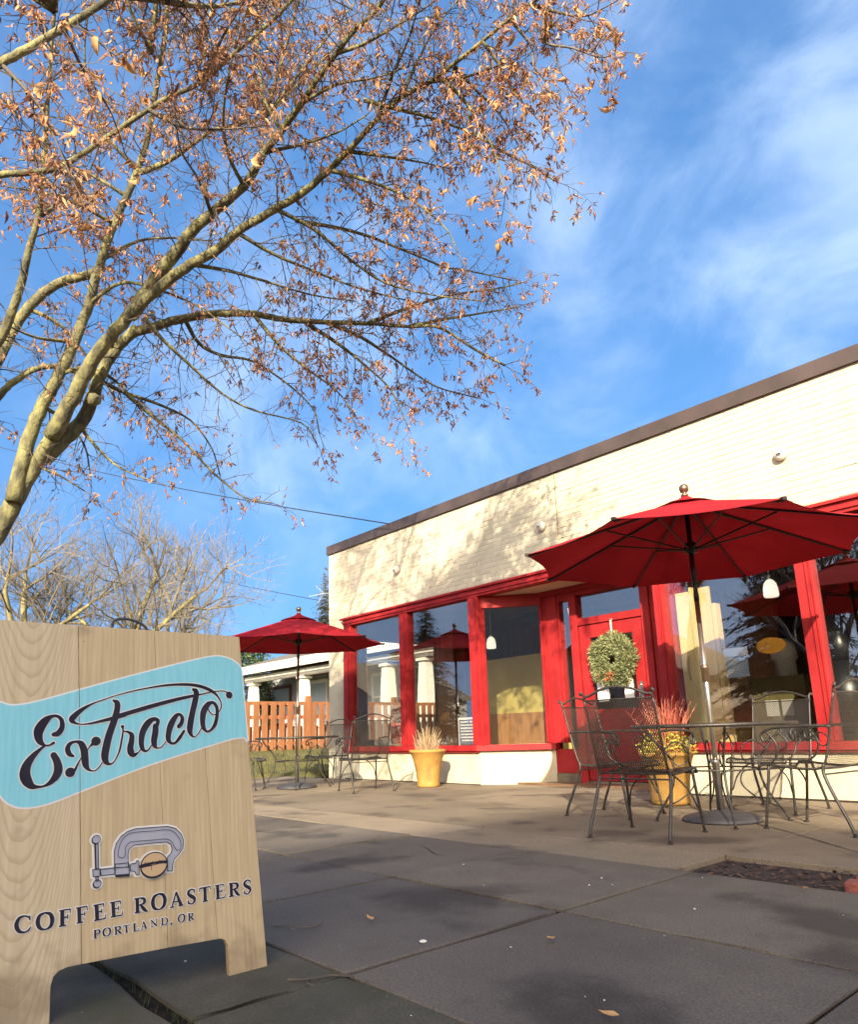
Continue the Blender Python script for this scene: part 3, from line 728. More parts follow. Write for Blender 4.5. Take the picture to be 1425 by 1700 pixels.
# door notices
for k, (x, wd, z, lab) in enumerate([(-5.36, .085, 1.16, 'white paper notice on the left of the door glass'), (-4.98, .065, 1.18, 'small white paper notice on the right of the door glass')]):
    tag(MB().box((x - wd, YD - .001 + .02, z - .13), (x + wd, YD + .024, z + .12)).build('door_notice', MT['paper'], None, False), lab, 'notice', 'notices on the door')
# room furniture seen through the glass
t = thing('wood_screen', 'tall honey coloured timber screen just inside the right window', 'screen', (-4.03, 7.30, .03))
MB().box((0, .0, 0), (.17, .03, 2.12)).build('cream_panel', MT['curtain'], t)
MB().box((.172, -.012, 0), (.205, .045, 2.16)).build('stile', MT['curtain'], t)
MB().box((.207, .0, 0), (.40, .03, 2.14)).build('wood_panel', MT['honey'], t)
MB().box((.405, .01, 0), (.45, .12, 1.95)).build('end_post', MT['honey'], t)
MB().tube([(.09, -.004, 1.15), (.09, -.03, 1.17), (.09, -.03, 1.38), (.09, -.004, 1.4)], .008, 6).build('pull', MT['steel'], t)
t = thing('coffee_roaster', 'dark coffee roasting machine standing inside the right window', 'machine', (-2.85, 8.55, .03))
MB().lathe([(.26, 0), (.26, .75)], 24, (0, 0, .55)).build('drum', MT['black'], t, True)
MB().lathe([(.26, 0), (.10, .25), (.10, .32)], 24, (0, 0, 1.31)).build('hopper', MT['black'], t, True)
MB().box((-.3, -.3, 0), (.3, .3, .54)).build('stand', MT['black'], t, bevel=.02)
t = thing('display_cabinet', 'olive cabinet with a pale grinder on top inside the window', 'cabinet', (-3.95, 9.7, .03))
MB().box((-.35, -.25, 0), (.35, .25, 1.25)).build('body', mat('olive_cabinet', (.10, .08, .028), (.13, .105, .04), scale=3, rough=.6), t, bevel=.01)
MB().lathe([(.13, 0), (.13, .2), (.17, .24), (.14, .42), (.05, .5)], 18, (.05, 0, 1.251)).build('grinder', MT['fixture'], t, True)
MB().box((-.16, -.262, .75), (.0, -.251, .95)).box((.04, -.262, .75), (.18, -.251, .95)).build('label', MT['fixture'], t)
t = thing('bench', 'brown wooden bench against the yellow inside wall', 'bench', (-7.9, 8.62, .03))
MB().box((-.9, -.2, .40), (.9, .2, .45)).build('seat', MT['inwood'], t, bevel=.006)
MB().box((-.9, .2, .46), (.9, .24, .95)).build('backrest', MT['inwood'], t)
for s in (-.8, .8): MB().box((s - .03, -.18, 0), (s + .03, .18, .399)).build('leg', MT['inwood'], t)
t = thing('shop_counter', 'blue draped counter inside the far right window', 'counter', (-1.3, 8.3, .03))
MB().box((-.9, -.3, 0), (.9, .3, 1.15)).build('cloth', MT['blue'], t, bevel=.02)
MB().box((-.92, -.32, 1.151), (.92, .32, 1.19)).build('top', MT['indark'], t)
t = thing('red_flowerpot', 'red flowerpot on the floor inside the left window', 'flowerpot', (-9.35, 7.55, .03))
MB().lathe([(.11, 0), (.15, .28), (.165, .28), (.165, .33), (.14, .33), (.13, .28)], 20, (0, 0, .52)).build('pot', mat('red_pot', (.45, .08, .04), rough=.6), t, True)
MB().lathe([(.14, 0), (.14, .515)], 12).build('pot_stand', MT['indark'], t)
t = thing('track_light', 'black ceiling track with a small spotlight left of the entrance', 'light', (-7.0, 8.9, 2.55))
MB().box((-1.2, -.02, 0), (1.2, .02, .04)).build('rail', MT['black'], t)
MB().tube([(0, 0, .04), (0, 0, .30)], .01).build('hanger', MT['black'], t)
MB().lathe([(.03, 0), (.04, .1)], 12, (.3, 0, -.11)).build('spot', MT['lampglass'], t, True)

# ---------------------------------------------------------------- wreath
t = thing('wreath', 'bushy green fir wreath hanging on the red door', 'wreath', (-5.13, YD - .06, 1.53))
m = MB(); R0 = .215
for k in range(9500):
    a = rnd.uniform(0, 2 * math.pi); b = rnd.uniform(0, 2 * math.pi); rr = .125 * math.sqrt(rnd.random()) * (1 + .15 * math.sin(5 * a + 1))
    c = Vector((math.cos(a) * (R0 + rr * math.cos(b)), rr * math.sin(b) * .6, math.sin(a) * (R0 + rr * math.cos(b))))
    tang = Vector((-math.sin(a), 0, math.cos(a))); outw = Vector((math.cos(a) * math.cos(b), math.sin(b) * .7, math.sin(a) * math.cos(b)))
    d = (tang * rnd.uniform(-.2, .9) + outw * rnd.uniform(.3, 1) + Vector((rnd.uniform(-.5, .5), rnd.uniform(-.5, .3), rnd.uniform(-.5, .5)))).normalized() * rnd.uniform(.03, .06)
    s = d.cross(Vector((rnd.uniform(-1, 1), rnd.uniform(-1, 1), rnd.uniform(-1, 1)))).normalized() * .0055
    m.quad(c - s * .4, c + d * .5 - s, c + d, c + d * .5 + s)
m.build('fir_sprays', MT['wreath'], t)
m = MB()
for k in range(26):
    a = rnd.gauss(-1.75, .35); q = Vector((math.cos(a) * (R0 + rnd.uniform(-.06, .06)), -.075 + rnd.uniform(-.02, .02), math.sin(a) * (R0 + rnd.uniform(-.06, .06))))
    m.ball(q, rnd.uniform(.007, .013), 6, 4)
tag(m.build('berries', mat('berry', (.45, .10, .04), rough=.5), t), kind='stuff')
MB().box((-.012, .03, .22), (.012, .036, .52)).box((-.012, .03, .505), (.012, .062, .522)).build('hanger', MT['white'], t)
# ================================================================ A-BOARD SIGN
SCRIPT=[[(0.5704, 0.7379, 0.0117), (0.5826, 0.7413, 0.0164), (0.5917, 0.757, 0.0147), (0.5902, 0.778, 0.0119), (0.5795, 0.7897, 0.009), (0.5648, 0.7906, 0.0094), (0.5474, 0.7785, 0.021), (0.5331, 0.7557, 0.0265), (0.5303, 0.7365, 0.0229), (0.5359, 0.7184, 0.0171), (0.5473, 0.7078, 0.0069)], [(0.5463, 0.7074, 0.0057), (0.5595, 0.7074, 0.0051), (0.5714, 0.7137, 0.0081)], [(0.5496, 0.7068, 0.0046), (0.5359, 0.6959, 0.0091), (0.5175, 0.6755, 0.0168), (0.5048, 0.6529, 0.0233), (0.5018, 0.63, 0.0275), (0.508, 0.6114, 0.0264), (0.5204, 0.5969, 0.0176), (0.5365, 0.5935, 0.008), (0.5514, 0.5947, 0.0063), (0.5684, 0.604, 0.0136), (0.583, 0.6229, 0.0217), (0.5866, 0.6415, 0.023), (0.5813, 0.6631, 0.0196), (0.5729, 0.679, 0.0173)], [(0.6249, 0.6743, 0.0071), (0.6144, 0.6808, 0.0141), (0.6093, 0.6955, 0.0141), (0.6156, 0.7099, 0.0107), (0.6316, 0.7155, 0.0072), (0.6457, 0.7089, 0.0168), (0.6545, 0.689, 0.0204), (0.6575, 0.6668, 0.0203), (0.6604, 0.6472, 0.0179), (0.669, 0.6335, 0.0083), (0.6809, 0.6292, 0.0034), (0.6926, 0.6334, 0.0034), (0.7065, 0.651, 0.0034)], [(0.6811, 0.7103, 0.0122), (0.6707, 0.7007, 0.0048), (0.665, 0.691, 0.0029)], [(0.6481, 0.6697, 0.0029), (0.6383, 0.6508, 0.0052), (0.6308, 0.6344, 0.0082), (0.6208, 0.6278, 0.014)], [(0.7359, 0.8376, 0.0077), (0.7462, 0.8298, 0.0168), (0.7465, 0.8088, 0.018), (0.7383, 0.775, 0.0203), (0.7242, 0.7317, 0.0213), (0.7153, 0.6891, 0.0222), (0.7134, 0.6668, 0.0208), (0.7185, 0.6517, 0.0147), (0.7295, 0.6462, 0.0061), (0.7404, 0.6531, 0.0037), (0.75, 0.6702, 0.0045), (0.7571, 0.6901, 0.0055), (0.7629, 0.7256, 0.0051), (0.7651, 0.7462, 0.0041), (0.7632, 0.7565, 0.0077)], [(0.7708, 0.7929, 0.0116), (0.7381, 0.7841, 0.0115), (0.7013, 0.7749, 0.0087), (0.67, 0.7682, 0.0054), (0.6463, 0.7661, 0.0034), (0.6274, 0.7701, 0.0072), (0.6178, 0.7802, 0.0173), (0.6278, 0.7939, 0.0165), (0.6473, 0.8115, 0.0111), (0.6756, 0.8282, 0.005), (0.7072, 0.8405, 0.0033), (0.7398, 0.8527, 0.0031), (0.791, 0.8675, 0.0037), (0.844, 0.8793, 0.0049), (0.8933, 0.8881, 0.0067), (0.9412, 0.8925, 0.0085), (0.9845, 0.8925, 0.0101), (1.0198, 0.8869, 0.0112), (1.0525, 0.8745, 0.0113), (1.0733, 0.8588, 0.0075), (1.0864, 0.8385, 0.0048), (1.0888, 0.8183, 0.0042), (1.0791, 0.801, 0.0035), (1.0621, 0.7911, 0.0035), (1.0474, 0.8011, 0.0041), (1.0432, 0.8097, 0.0041)], [(0.7459, 0.7879, 0.0141), (0.7916, 0.8021, 0.0136), (0.8441, 0.818, 0.0134), (0.8985, 0.8332, 0.0124), (0.9549, 0.8475, 0.0108), (0.9896, 0.8549, 0.0092), (1.0132, 0.8595, 0.0052), (1.0432, 0.8665, 0.0041), (1.0737, 0.8719, 0.0036), (1.0984, 0.8732, 0.0036), (1.1168, 0.8666, 0.0049)], [(0.7641, 0.75, 0.0036), (0.7667, 0.7435, 0.0036), (0.7794, 0.7407, 0.0064), (0.791, 0.7313, 0.0142), (0.7912, 0.7132, 0.0167), (0.7876, 0.6928, 0.0191), (0.7903, 0.6774, 0.0204), (0.7992, 0.6706, 0.014), (0.8107, 0.6766, 0.0046), (0.8184, 0.6853, 0.0031)], [(0.8709, 0.7614, 0.0121), (0.8723, 0.7748, 0.0121), (0.8589, 0.7789, 0.0134), (0.8416, 0.7671, 0.0199), (0.8259, 0.741, 0.0197), (0.8208, 0.7124, 0.0169), (0.8235, 0.6915, 0.0142), (0.8313, 0.6809, 0.0083), (0.8418, 0.6831, 0.0052), (0.8522, 0.697, 0.0037)], [(0.8656, 0.7561, 0.0187), (0.8642, 0.7349, 0.02), (0.8602, 0.7112, 0.019), (0.8628, 0.6954, 0.0145), (0.8708, 0.6885, 0.0053), (0.8842, 0.692, 0.0032), (0.8978, 0.7074, 0.0032)], [(0.9409, 0.7548, 0.0138), (0.9495, 0.7656, 0.0139), (0.9525, 0.7821, 0.0126), (0.9442, 0.7932, 0.0098), (0.9315, 0.7878, 0.0152), (0.916, 0.7634, 0.0205), (0.9075, 0.7365, 0.0184), (0.906, 0.7152, 0.0162), (0.9141, 0.7029, 0.0095), (0.9278, 0.7025, 0.0076), (0.9419, 0.7169, 0.011), (0.9576, 0.7395, 0.0083)], [(0.9915, 0.8763, 0.0101), (1.0002, 0.8708, 0.0174), (1.0014, 0.8579, 0.0188), (0.995, 0.8295, 0.0201), (0.9856, 0.7929, 0.0199), (0.9793, 0.7625, 0.0211), (0.9774, 0.7405, 0.0182), (0.9829, 0.7253, 0.0098), (0.9928, 0.7196, 0.0039), (1.003, 0.7275, 0.0034), (1.0165, 0.7466, 0.0034)], [(1.0574, 0.834, 0.0088), (1.0422, 0.8268, 0.0176), (1.0267, 0.804, 0.0217), (1.0216, 0.7759, 0.0187), (1.0239, 0.7507, 0.0157), (1.0353, 0.7365, 0.008), (1.0487, 0.7404, 0.0086), (1.0642, 0.7584, 0.0131), (1.0726, 0.7867, 0.0123), (1.0734, 0.8125, 0.0118), (1.0663, 0.8283, 0.0118), (1.0559, 0.8349, 0.0088)]]
DOTS=[(0.687, 0.7151, 0.0274), (0.6185, 0.6284, 0.0275), (0.7632, 0.7571, 0.0102), (1.1197, 0.8593, 0.0249)]
BANNER=[(0.4128, 0.8266), (0.4303, 0.8301), (0.4607, 0.8217), (0.5217, 0.8323), (0.6514, 0.8734), (0.7755, 0.9123), (0.9518, 0.9646), (1.0479, 0.9899), (1.0989, 0.9945), (1.1482, 0.9772), (1.1742, 0.9389), (1.1805, 0.8254), (1.1861, 0.7025), (1.1708, 0.7132), (1.1328, 0.7121), (1.0717, 0.6979), (0.8516, 0.6402), (0.6602, 0.578), (0.566, 0.5472), (0.506, 0.5411), (0.4688, 0.5538), (0.4458, 0.5777), (0.4267, 0.6105)]
CLAMP={'body': [(0.746, 0.3539), (0.7446, 0.3976), (0.7494, 0.419), (0.7627, 0.4374), (0.7809, 0.4489), (0.8042, 0.4543), (0.8518, 0.4528), (0.9008, 0.4512), (0.9258, 0.4427), (0.9433, 0.4244), (0.9506, 0.4024), (0.9478, 0.3818), (0.935, 0.3671), (0.9199, 0.353), (0.916, 0.3398), (0.9146, 0.3219), (0.9, 0.3239), (0.899, 0.3625), (0.9102, 0.3725), (0.914, 0.3835), (0.9104, 0.3978), (0.898, 0.4062), (0.8518, 0.4081), (0.7999, 0.4086), (0.7861, 0.3991), (0.7835, 0.3839), (0.7844, 0.3509)], 'block': [(0.747, 0.3635), (0.7854, 0.3617), (0.788, 0.3308), (0.7479, 0.3339)], 'rod': [(0.7064, 0.3551), (0.746, 0.3539), (0.7467, 0.3366), (0.709, 0.3377)], 'nut': [(0.6859, 0.3569), (0.7053, 0.3563), (0.7064, 0.337), (0.6879, 0.3382)], 'bar': [(0.6895, 0.426), (0.6993, 0.4249), (0.702, 0.3568), (0.6934, 0.3579)], 'neck': [(0.6945, 0.3373), (0.7019, 0.3362), (0.7017, 0.325), (0.6955, 0.326)], 'swivel': [(0.7889, 0.3547), (0.7934, 0.3584), (0.8049, 0.358), (0.8084, 0.3653), (0.8142, 0.3634), (0.8156, 0.3247), (0.8075, 0.3258), (0.8028, 0.3352), (0.7902, 0.3392)]}
GROOVE=[[(0.7681, 0.3771), (0.7556, 0.3831), (0.7564, 0.4027), (0.7652, 0.426), (0.781, 0.4399), (0.8042, 0.4441), (0.8518, 0.4424), (0.8958, 0.4417), (0.9182, 0.4342), (0.9356, 0.4135), (0.9409, 0.3966), (0.9389, 0.3805), (0.9289, 0.3783)], [(0.7681, 0.3771), (0.7748, 0.385), (0.7757, 0.4048), (0.7859, 0.4169), (0.7998, 0.4187), (0.8518, 0.4166), (0.8956, 0.415), (0.9129, 0.4045), (0.9202, 0.3897), (0.9289, 0.3783)]]
BALLS=[(0.6935, 0.4364, 0.023), (0.6991, 0.3181, 0.0213)]
BEAN=[(0.8578, 0.3465, 0.0786)]
BEANL=[(0.8178, 0.3519), (0.8353, 0.354), (0.8471, 0.3569), (0.8614, 0.3527), (0.8783, 0.3516), (0.8964, 0.3458), (0.8952, 0.3403), (0.8758, 0.3429), (0.8566, 0.3433), (0.8401, 0.3433), (0.8201, 0.3438)]
LETTERS=[('C', 0.4993, 0.2275, 0.5375, 0.2273, 0.496, 0.267), ('O', 0.5502, 0.2249, 0.5931, 0.2249, 0.5472, 0.2662), ('F', 0.6051, 0.2249, 0.635, 0.225, 0.6035, 0.2657), ('F', 0.6485, 0.2247, 0.6793, 0.2248, 0.646, 0.2652), ('E', 0.6944, 0.2232, 0.7257, 0.2235, 0.691, 0.2644), ('E', 0.7381, 0.2241, 0.7715, 0.2244, 0.7349, 0.2641), ('P', 0.6939, 0.1794, 0.7118, 0.1791, 0.6934, 0.2006), ('O', 0.7176, 0.1795, 0.7401, 0.1795, 0.7172, 0.2), ('R', 0.7489, 0.1779, 0.7701, 0.1782, 0.7476, 0.1985), ('T', 0.7738, 0.1782, 0.7921, 0.1782, 0.7718, 0.1975), ('R', 0.8044, 0.2238, 0.8415, 0.2233, 0.8027, 0.2634), ('O', 0.8528, 0.2219, 0.8966, 0.223, 0.8522, 0.2643), ('A', 0.9071, 0.2207, 0.9481, 0.2213, 0.9061, 0.2621), ('S', 0.9596, 0.2206, 0.9879, 0.2212, 0.9588, 0.2617), ('T', 0.999, 0.2201, 1.0349, 0.2208, 0.9985, 0.2614), ('E', 1.0494, 0.2206, 1.0829, 0.2211, 1.0488, 0.2612), ('R', 1.0947, 0.2205, 1.1326, 0.2199, 1.0946, 0.2603), ('S', 1.1432, 0.2191, 1.1724, 0.2205, 1.144, 0.2601), ('L', 0.8001, 0.1765, 0.8165, 0.1771, 0.7994, 0.1974), ('A', 0.8218, 0.1773, 0.8403, 0.1783, 0.8208, 0.1984), ('N', 0.8501, 0.1789, 0.8706, 0.1796, 0.849, 0.1983), ('D', 0.8798, 0.1779, 0.9013, 0.1788, 0.8794, 0.1971), (',', 0.9073, 0.1772, 0.9151, 0.1775, 0.907, 0.1973), ('O', 0.9305, 0.1763, 0.9529, 0.1773, 0.9308, 0.1974), ('R', 0.9618, 0.1755, 0.9805, 0.176, 0.9612, 0.1962)]
SO = (-2.27, .78, 0)
sign = thing('sandwich_board', 'oak plank sandwich board with an aqua Extracto banner standing on the pavement', 'sign', SO)
_p0 = np.array([-2.19, 0, .0]); _vv = np.array([-.16, 0, 1.06]); SH = np.linalg.norm(_vv); _vv = _vv / SH
_nn = np.array([_vv[2], 0, -_vv[0]])
def SP(u, v, d=0.0): return tuple(_p0 + _vv * v + _nn * d + np.array([0, u, 0]))
j1 = lambda v: .628 + (1.07 - v) * .040
j2 = lambda v: .862 + (1.07 - v) * .042
j3 = lambda v: 1.012 + (1.07 - v) * .044
rt = lambda v: 1.168 + (1.07 - v) * .046
lf = lambda v: .372 + (1.07 - v) * .020
TOPV = 1.071
def plank(poly, mm, d0=0.0, th=.019):
    m = MB(); n = len(poly)
    m.v = [SP(u, v, d0) for u, v in poly] + [SP(u, v, d0 - th) for u, v in poly]
    m.f = [tuple(range(n)), tuple(reversed(range(n, 2 * n)))] + [(k, n + k, n + (k + 1) % n, (k + 1) % n) for k in range(n)]
    return m.build('plank', MT[mm], sign, False, SO, bevel=.0012)
g = .0009
plank([(lf(0), .0), (.592, .0), (.591, .085), (.597, .107), (.610, .118), (.630, .1225), (j1(.122) - g, .122), (j1(TOPV) - g, TOPV), (lf(TOPV), TOPV)], 'oakc')
plank([(j1(.122) + g, .122), (j2(.115) - g * .5, .115), (j2(TOPV) - g * .5, TOPV), (j1(TOPV) + g, TOPV)], 'oak')
plank([(j2(.115) + g * .5, .115), (j3(.109) - g * .5, .109), (j3(TOPV) - g * .5, TOPV), (j2(TOPV) + g * .5, TOPV)], 'oak')
plank([(j3(.109) + g * .5, .109), (1.068, .1075), (1.080, .100), (1.087, .086), (1.089, .0), (rt(0), .0), (rt(TOPV), TOPV), (j3(TOPV) + g * .5, TOPV)], 'oak')
# rear panel and hinges, carrying handle
m = MB()
rp = [(.395, 0), (.50, 0), (.50, .16), (1.185, .16), (1.185, 0), (1.214, 0), (1.155, 1.062), (.395, 1.062)]
m.v = [(-2.362, u, z) for u, z in rp] + [(-2.381, u, z) for u, z in rp]
m.f = [tuple(range(8)), tuple(reversed(range(8, 16)))] + [(k, k + 8, (k + 1) % 8 + 8, (k + 1) % 8) for k in range(8)]
m.build('rear_panel', MT['oak'], sign, False, SO)
hp = catmull([(-2.372, .735, 1.06), (-2.372, .738, 1.085), (-2.372, .765, 1.095), (-2.372, .80, 1.092), (-2.372, .835, 1.078), (-2.372, .85, 1.06)], 5)
MB().tube(hp, .0045, 7).build('handle', MT['rope'], sign, True, SO)

class Print:
    def __init__(s, d): s.m = MB(); s.d = d
    def lay(s): s.d += 1.2e-5; return s.d
    def ribbon(s, pts, add=0.0, n=7, closed=False):
        C_ = np.array(catmull(pts, n)); d = s.lay(); k = len(C_)
        T_ = np.gradient(C_[:, :2], axis=0); T_ /= (np.linalg.norm(T_, axis=1)[:, None] + 1e-9)
        N_ = np.stack([-T_[:, 1], T_[:, 0]], 1); hw_ = np.maximum(C_[:, 2], .0008)[:, None] / 2 + add
        A_, B_ = C_[:, :2] + N_ * hw_, C_[:, :2] - N_ * hw_
        i = len(s.m.v)
        for a, b in zip(A_, B_): s.m.v += [SP(a[0], a[1], d), SP(b[0], b[1], d)]
        s.m.f += [(i + 2 * q, i + 2 * q + 1, i + 2 * q + 3, i + 2 * q + 2) for q in range(k - 1)]
        if not closed:
            for e in (0, k - 1): s.disc(C_[e, 0], C_[e, 1], float(hw_[e, 0]))
    def flat(s, pts, add=0.0):
        for a, b in zip(pts[:-1], pts[1:]):
            a, b = np.array(a[:3], float), np.array(b[:3], float); t = b[:2] - a[:2]; L_ = np.linalg.norm(t); t /= L_; nn = np.array([-t[1], t[0]]); d = s.lay()
            a2 = a[:2] - t * add; b2 = b[:2] + t * add; wa, wb = a[2] / 2 + add, b[2] / 2 + add
            s.m.poly([SP(*(a2 + nn * wa), d), SP(*(a2 - nn * wa), d), SP(*(b2 - nn * wb), d), SP(*(b2 + nn * wb), d)])
    def disc(s, u, v, r, add=0.0, sx=1.0, n=18):
        d = s.lay(); s.m.poly([SP(u + (r * sx + add) * math.cos(2 * math.pi * k / n), v + (r + add) * math.sin(2 * math.pi * k / n), d) for k in range(n)])
    def poly(s, pl): d = s.lay(); s.m.poly([SP(u, v, d) for u, v in pl])
    def outline(s, pl, wd):
        q = list(pl) + [pl[0]]
        for a, b in zip(q[:-1], q[1:]): s.flat([(a[0], a[1], wd), (b[0], b[1], wd)]); s.disc(a[0], a[1], wd / 2, n=10)
    def build(s, name, mm, parent): 
        o = s.m.build(name, MT[mm], parent, False, SO); return o

def clip(pl, f):
    o = []
    for a, b in zip(pl, pl[1:] + pl[:1]):
        fa, fb = f(a), f(b)
        if fa >= 0: o.append(a)
        if fa * fb < 0:
            t = fa / (fa - fb); o.append((a[0] + (b[0] - a[0]) * t, a[1] + (b[1] - a[1]) * t))
    return o
bsm = [tuple(q) for q in catmull(BANNER + [BANNER[0]], 4)][:-1]
bsm = clip([(u, v) for u, v in bsm], lambda q: q[0] - lf(q[1]) - .004)
bsm = clip(bsm, lambda q: rt(q[1]) - .003 - q[0])
cen = (sum(q[0] for q in bsm) / len(bsm), sum(q[1] for q in bsm) / len(bsm))
big = []
for k in range(len(bsm)):
    a, b = np.array(bsm[k - 1]), np.array(bsm[(k + 1) % len(bsm)]); t = b - a; t = t / (np.linalg.norm(t) + 1e-9); nn = np.array([-t[1], t[0]]); q = np.array(bsm[k])
    if np.dot(nn, q - np.array(cen)) < 0 and False: nn = -nn
    big.append(q + nn * .0045)
ar = sum(bsm[k - 1][0] * bsm[k][1] - bsm[k][0] * bsm[k - 1][1] for k in range(len(bsm)))
if ar > 0: big = [tuple(2 * np.array(b) - np.array(c)) for b, c in zip(bsm, big)]
big = [tuple(q) for q in big]
bn = None
for part in (lambda q: j1(q[1]) - g - q[0], lambda q: q[0] - j1(q[1]) - g):
    pr = Print(.0005); pr.poly(clip(big, part)); pr.build('banner_edge', 'pale', sign)
    pr = Print(.0009); pr.poly(clip(bsm, part)); bn = pr.build('banner', 'aqua', sign)
pe, pi = Print(.0013), Print(.0026)
for st in SCRIPT:
    pe.ribbon(st, .0028); pi.ribbon(st)
for (u, v, wd) in DOTS:
    pe.disc(u, v, wd / 2, .0028); pi.disc(u, v, wd / 2)
pe.build('script_outline', 'pale', bn); pi.build('script_lettering', 'ink', bn)
# clamp emblem
cw, cg, ci = Print(.0005), Print(.0022), Print(.0050)
LW = .0021
allp = list(CLAMP.values())
for pl in allp:
    cw.outline(pl, .013); cw.poly(pl)
for (u, v, wd) in BALLS: cw.disc(u, v, wd / 2, .006)
(bu, bv, bw), = BEAN
cw.disc(bu, bv, bw * .44, .006, 1.13, 32)
cw.build('emblem_outline', 'pale', sign)
for pl in allp: cg.poly(pl)
for (u, v, wd) in BALLS: cg.disc(u, v, wd / 2)
em = cg.build('clamp_emblem', 'greyp', sign)
for pl in allp: ci.outline(pl, LW)
for gp in GROOVE: ci.ribbon([(u, v, .0017) for u, v in gp], n=4)
for (u, v, wd) in BALLS:
    ci.ribbon([(u + wd / 2 * math.cos(a), v + wd / 2 * math.sin(a), .0018 + .0022 * max(0, -math.sin(a + .7))) for a in np.linspace(0, 2 * math.pi, 13)], n=3, closed=True)
bl_ = CLAMP['block']; ci.poly([(bl_[3][0], bl_[3][1]), (bl_[2][0], bl_[2][1]), (bl_[2][0], bl_[2][1] - .006), (bl_[3][0], bl_[3][1] - .006)])
br_ = CLAMP['bar']; ci.poly([br_[0], (br_[0][0] + .003, br_[0][1]), (br_[3][0] + .003, br_[3][1]), br_[3]])
ci.build('emblem_lines', 'ink', em)
cb = Print(.0085); cb.disc(bu, bv, bw * .44, 0, 1.13, 32); cb.build('bean', 'tanp', em)
cd = Print(.0090)
cd.ribbon([(bu + bw * .44 * 1.13 * math.cos(a), bv + bw * .44 * math.sin(a), .0030 + .0030 * max(0, -math.sin(a))) for a in np.linspace(0, 2 * math.pi, 25)], n=2, closed=True)
cd.ribbon([(bu - bw * .48, bv + .0005, .011), (bu - bw * .2, bv + .004, .009), (bu, bv + .0055, .006), (bu + bw * .25, bv + .0055, .008), (bu + bw * .48, bv + .003, .009)])
cd.ribbon([(bu - bw * .48, bv - .002, .004), (bu - bw * .1, bv - .0005, .0025), (bu + bw * .2, bv + .002, .0025), (bu + bw * .47, bv + .0015, .003)])
for k in range(9):
    uu = bu + bw * (-.36 + .09 * k); cd.flat([(uu, bv + .004, .0035), (uu + .003, bv + .0125 - .003 * (k % 3), .0008)])
cd.flat([(bu - bw * .1, bv - .001, .002), (bu - bw * .1, bv - .014, .001)])
cd.build('bean_lines', 'ink', em)
# serif capitals
ST = lambda x: [(x, 0, .19), (x, 1, .19)]
H = lambda a, b, y, w_=.065: [(a, y, w_), (b, y, w_)]
TIP = lambda x0, y0, x1, y1: [(x0, y0, .055), (x1, y1, .04)]
GL = {
 'C': ([[(.95, .70, .05), (.88, .88, .08), (.6, .99, .08), (.28, .88, .16), (.12, .5, .2), (.26, .13, .17), (.58, .0, .08), (.85, .09, .08), (.98, .28, .05)]], [TIP(.96, .66, .95, .98)]),
 'O': ([[(.5, 1, .075), (.2, .86, .16), (.09, .5, .2), (.2, .14, .16), (.5, 0, .075), (.8, .14, .16), (.91, .5, .2), (.8, .86, .16), (.5, 1, .075)]], []),
 'F': ([], [ST(.27), H(0, .58, .03), H(0, .93, .97), TIP(.92, 1, .95, .70), H(.27, .70, .52), TIP(.72, .68, .72, .36)]),
 'E': ([], [ST(.27), H(0, .94, .03), H(0, .88, .97), TIP(.93, 0, 1, .32), TIP(.86, 1, .89, .72), H(.27, .66, .52), TIP(.68, .68, .68, .36)]),
 'R': ([[(.42, .97, .065), (.72, .90, .13), (.80, .74, .18), (.70, .57, .12), (.38, .50, .06)], [(.48, .50, .09), (.68, .24, .18), (.86, .06, .14), (1.0, .02, .05)]], [ST(.23), H(0, .46, .03), H(0, .46, .97)]),
 'A': ([], [[(.14, .02, .07), (.50, 1, .08)], [(.48, 1.0, .10), (.83, .02, .20)], H(.26, .68, .34), H(0, .30, .03), H(.62, 1.0, .03)]),
 'S': ([[(.84, .74, .06), (.78, .91, .08), (.5, .99, .08), (.22, .88, .14), (.19, .71, .17), (.45, .54, .2), (.78, .37, .19), (.84, .2, .14), (.58, .01, .08), (.26, .06, .08), (.12, .27, .05)]], [TIP(.86, .70, .85, .98), TIP(.12, .30, .11, .01)]),
 'T': ([], [ST(.5), H(.26, .74, .03), H(.03, .97, .965, .075), TIP(.04, 1, .0, .72), TIP(.96, 1, 1, .72)]),
 'P': ([[(.42, .97, .065), (.80, .90, .13), (.90, .72, .18), (.78, .53, .12), (.40, .46, .06)]], [ST(.25), H(0, .52, .03), H(0, .46, .97)]),
 'L': ([], [ST(.27), H(0, .93, .03), H(0, .54, .97), TIP(.92, 0, 1, .34)]),
 'N': ([], [[(.18, 0, .07), (.18, 1, .07)], [(.12, 1, .12), (.84, .0, .17)], [(.84, 0, .07), (.84, 1, .07)], H(.02, .34, .03), H(0, .2, .97), H(.68, 1, .97)]),
 'D': ([[(.42, .97, .065), (.76, .88, .12), (.92, .5, .19), (.76, .12, .12), (.42, .03, .065)]], [ST(.23), H(0, .46, .03), H(0, .46, .97)]),
 ',': ([[(.35, .10, .2), (.5, .0, .14), (.3, -.22, .04)]], []),
}
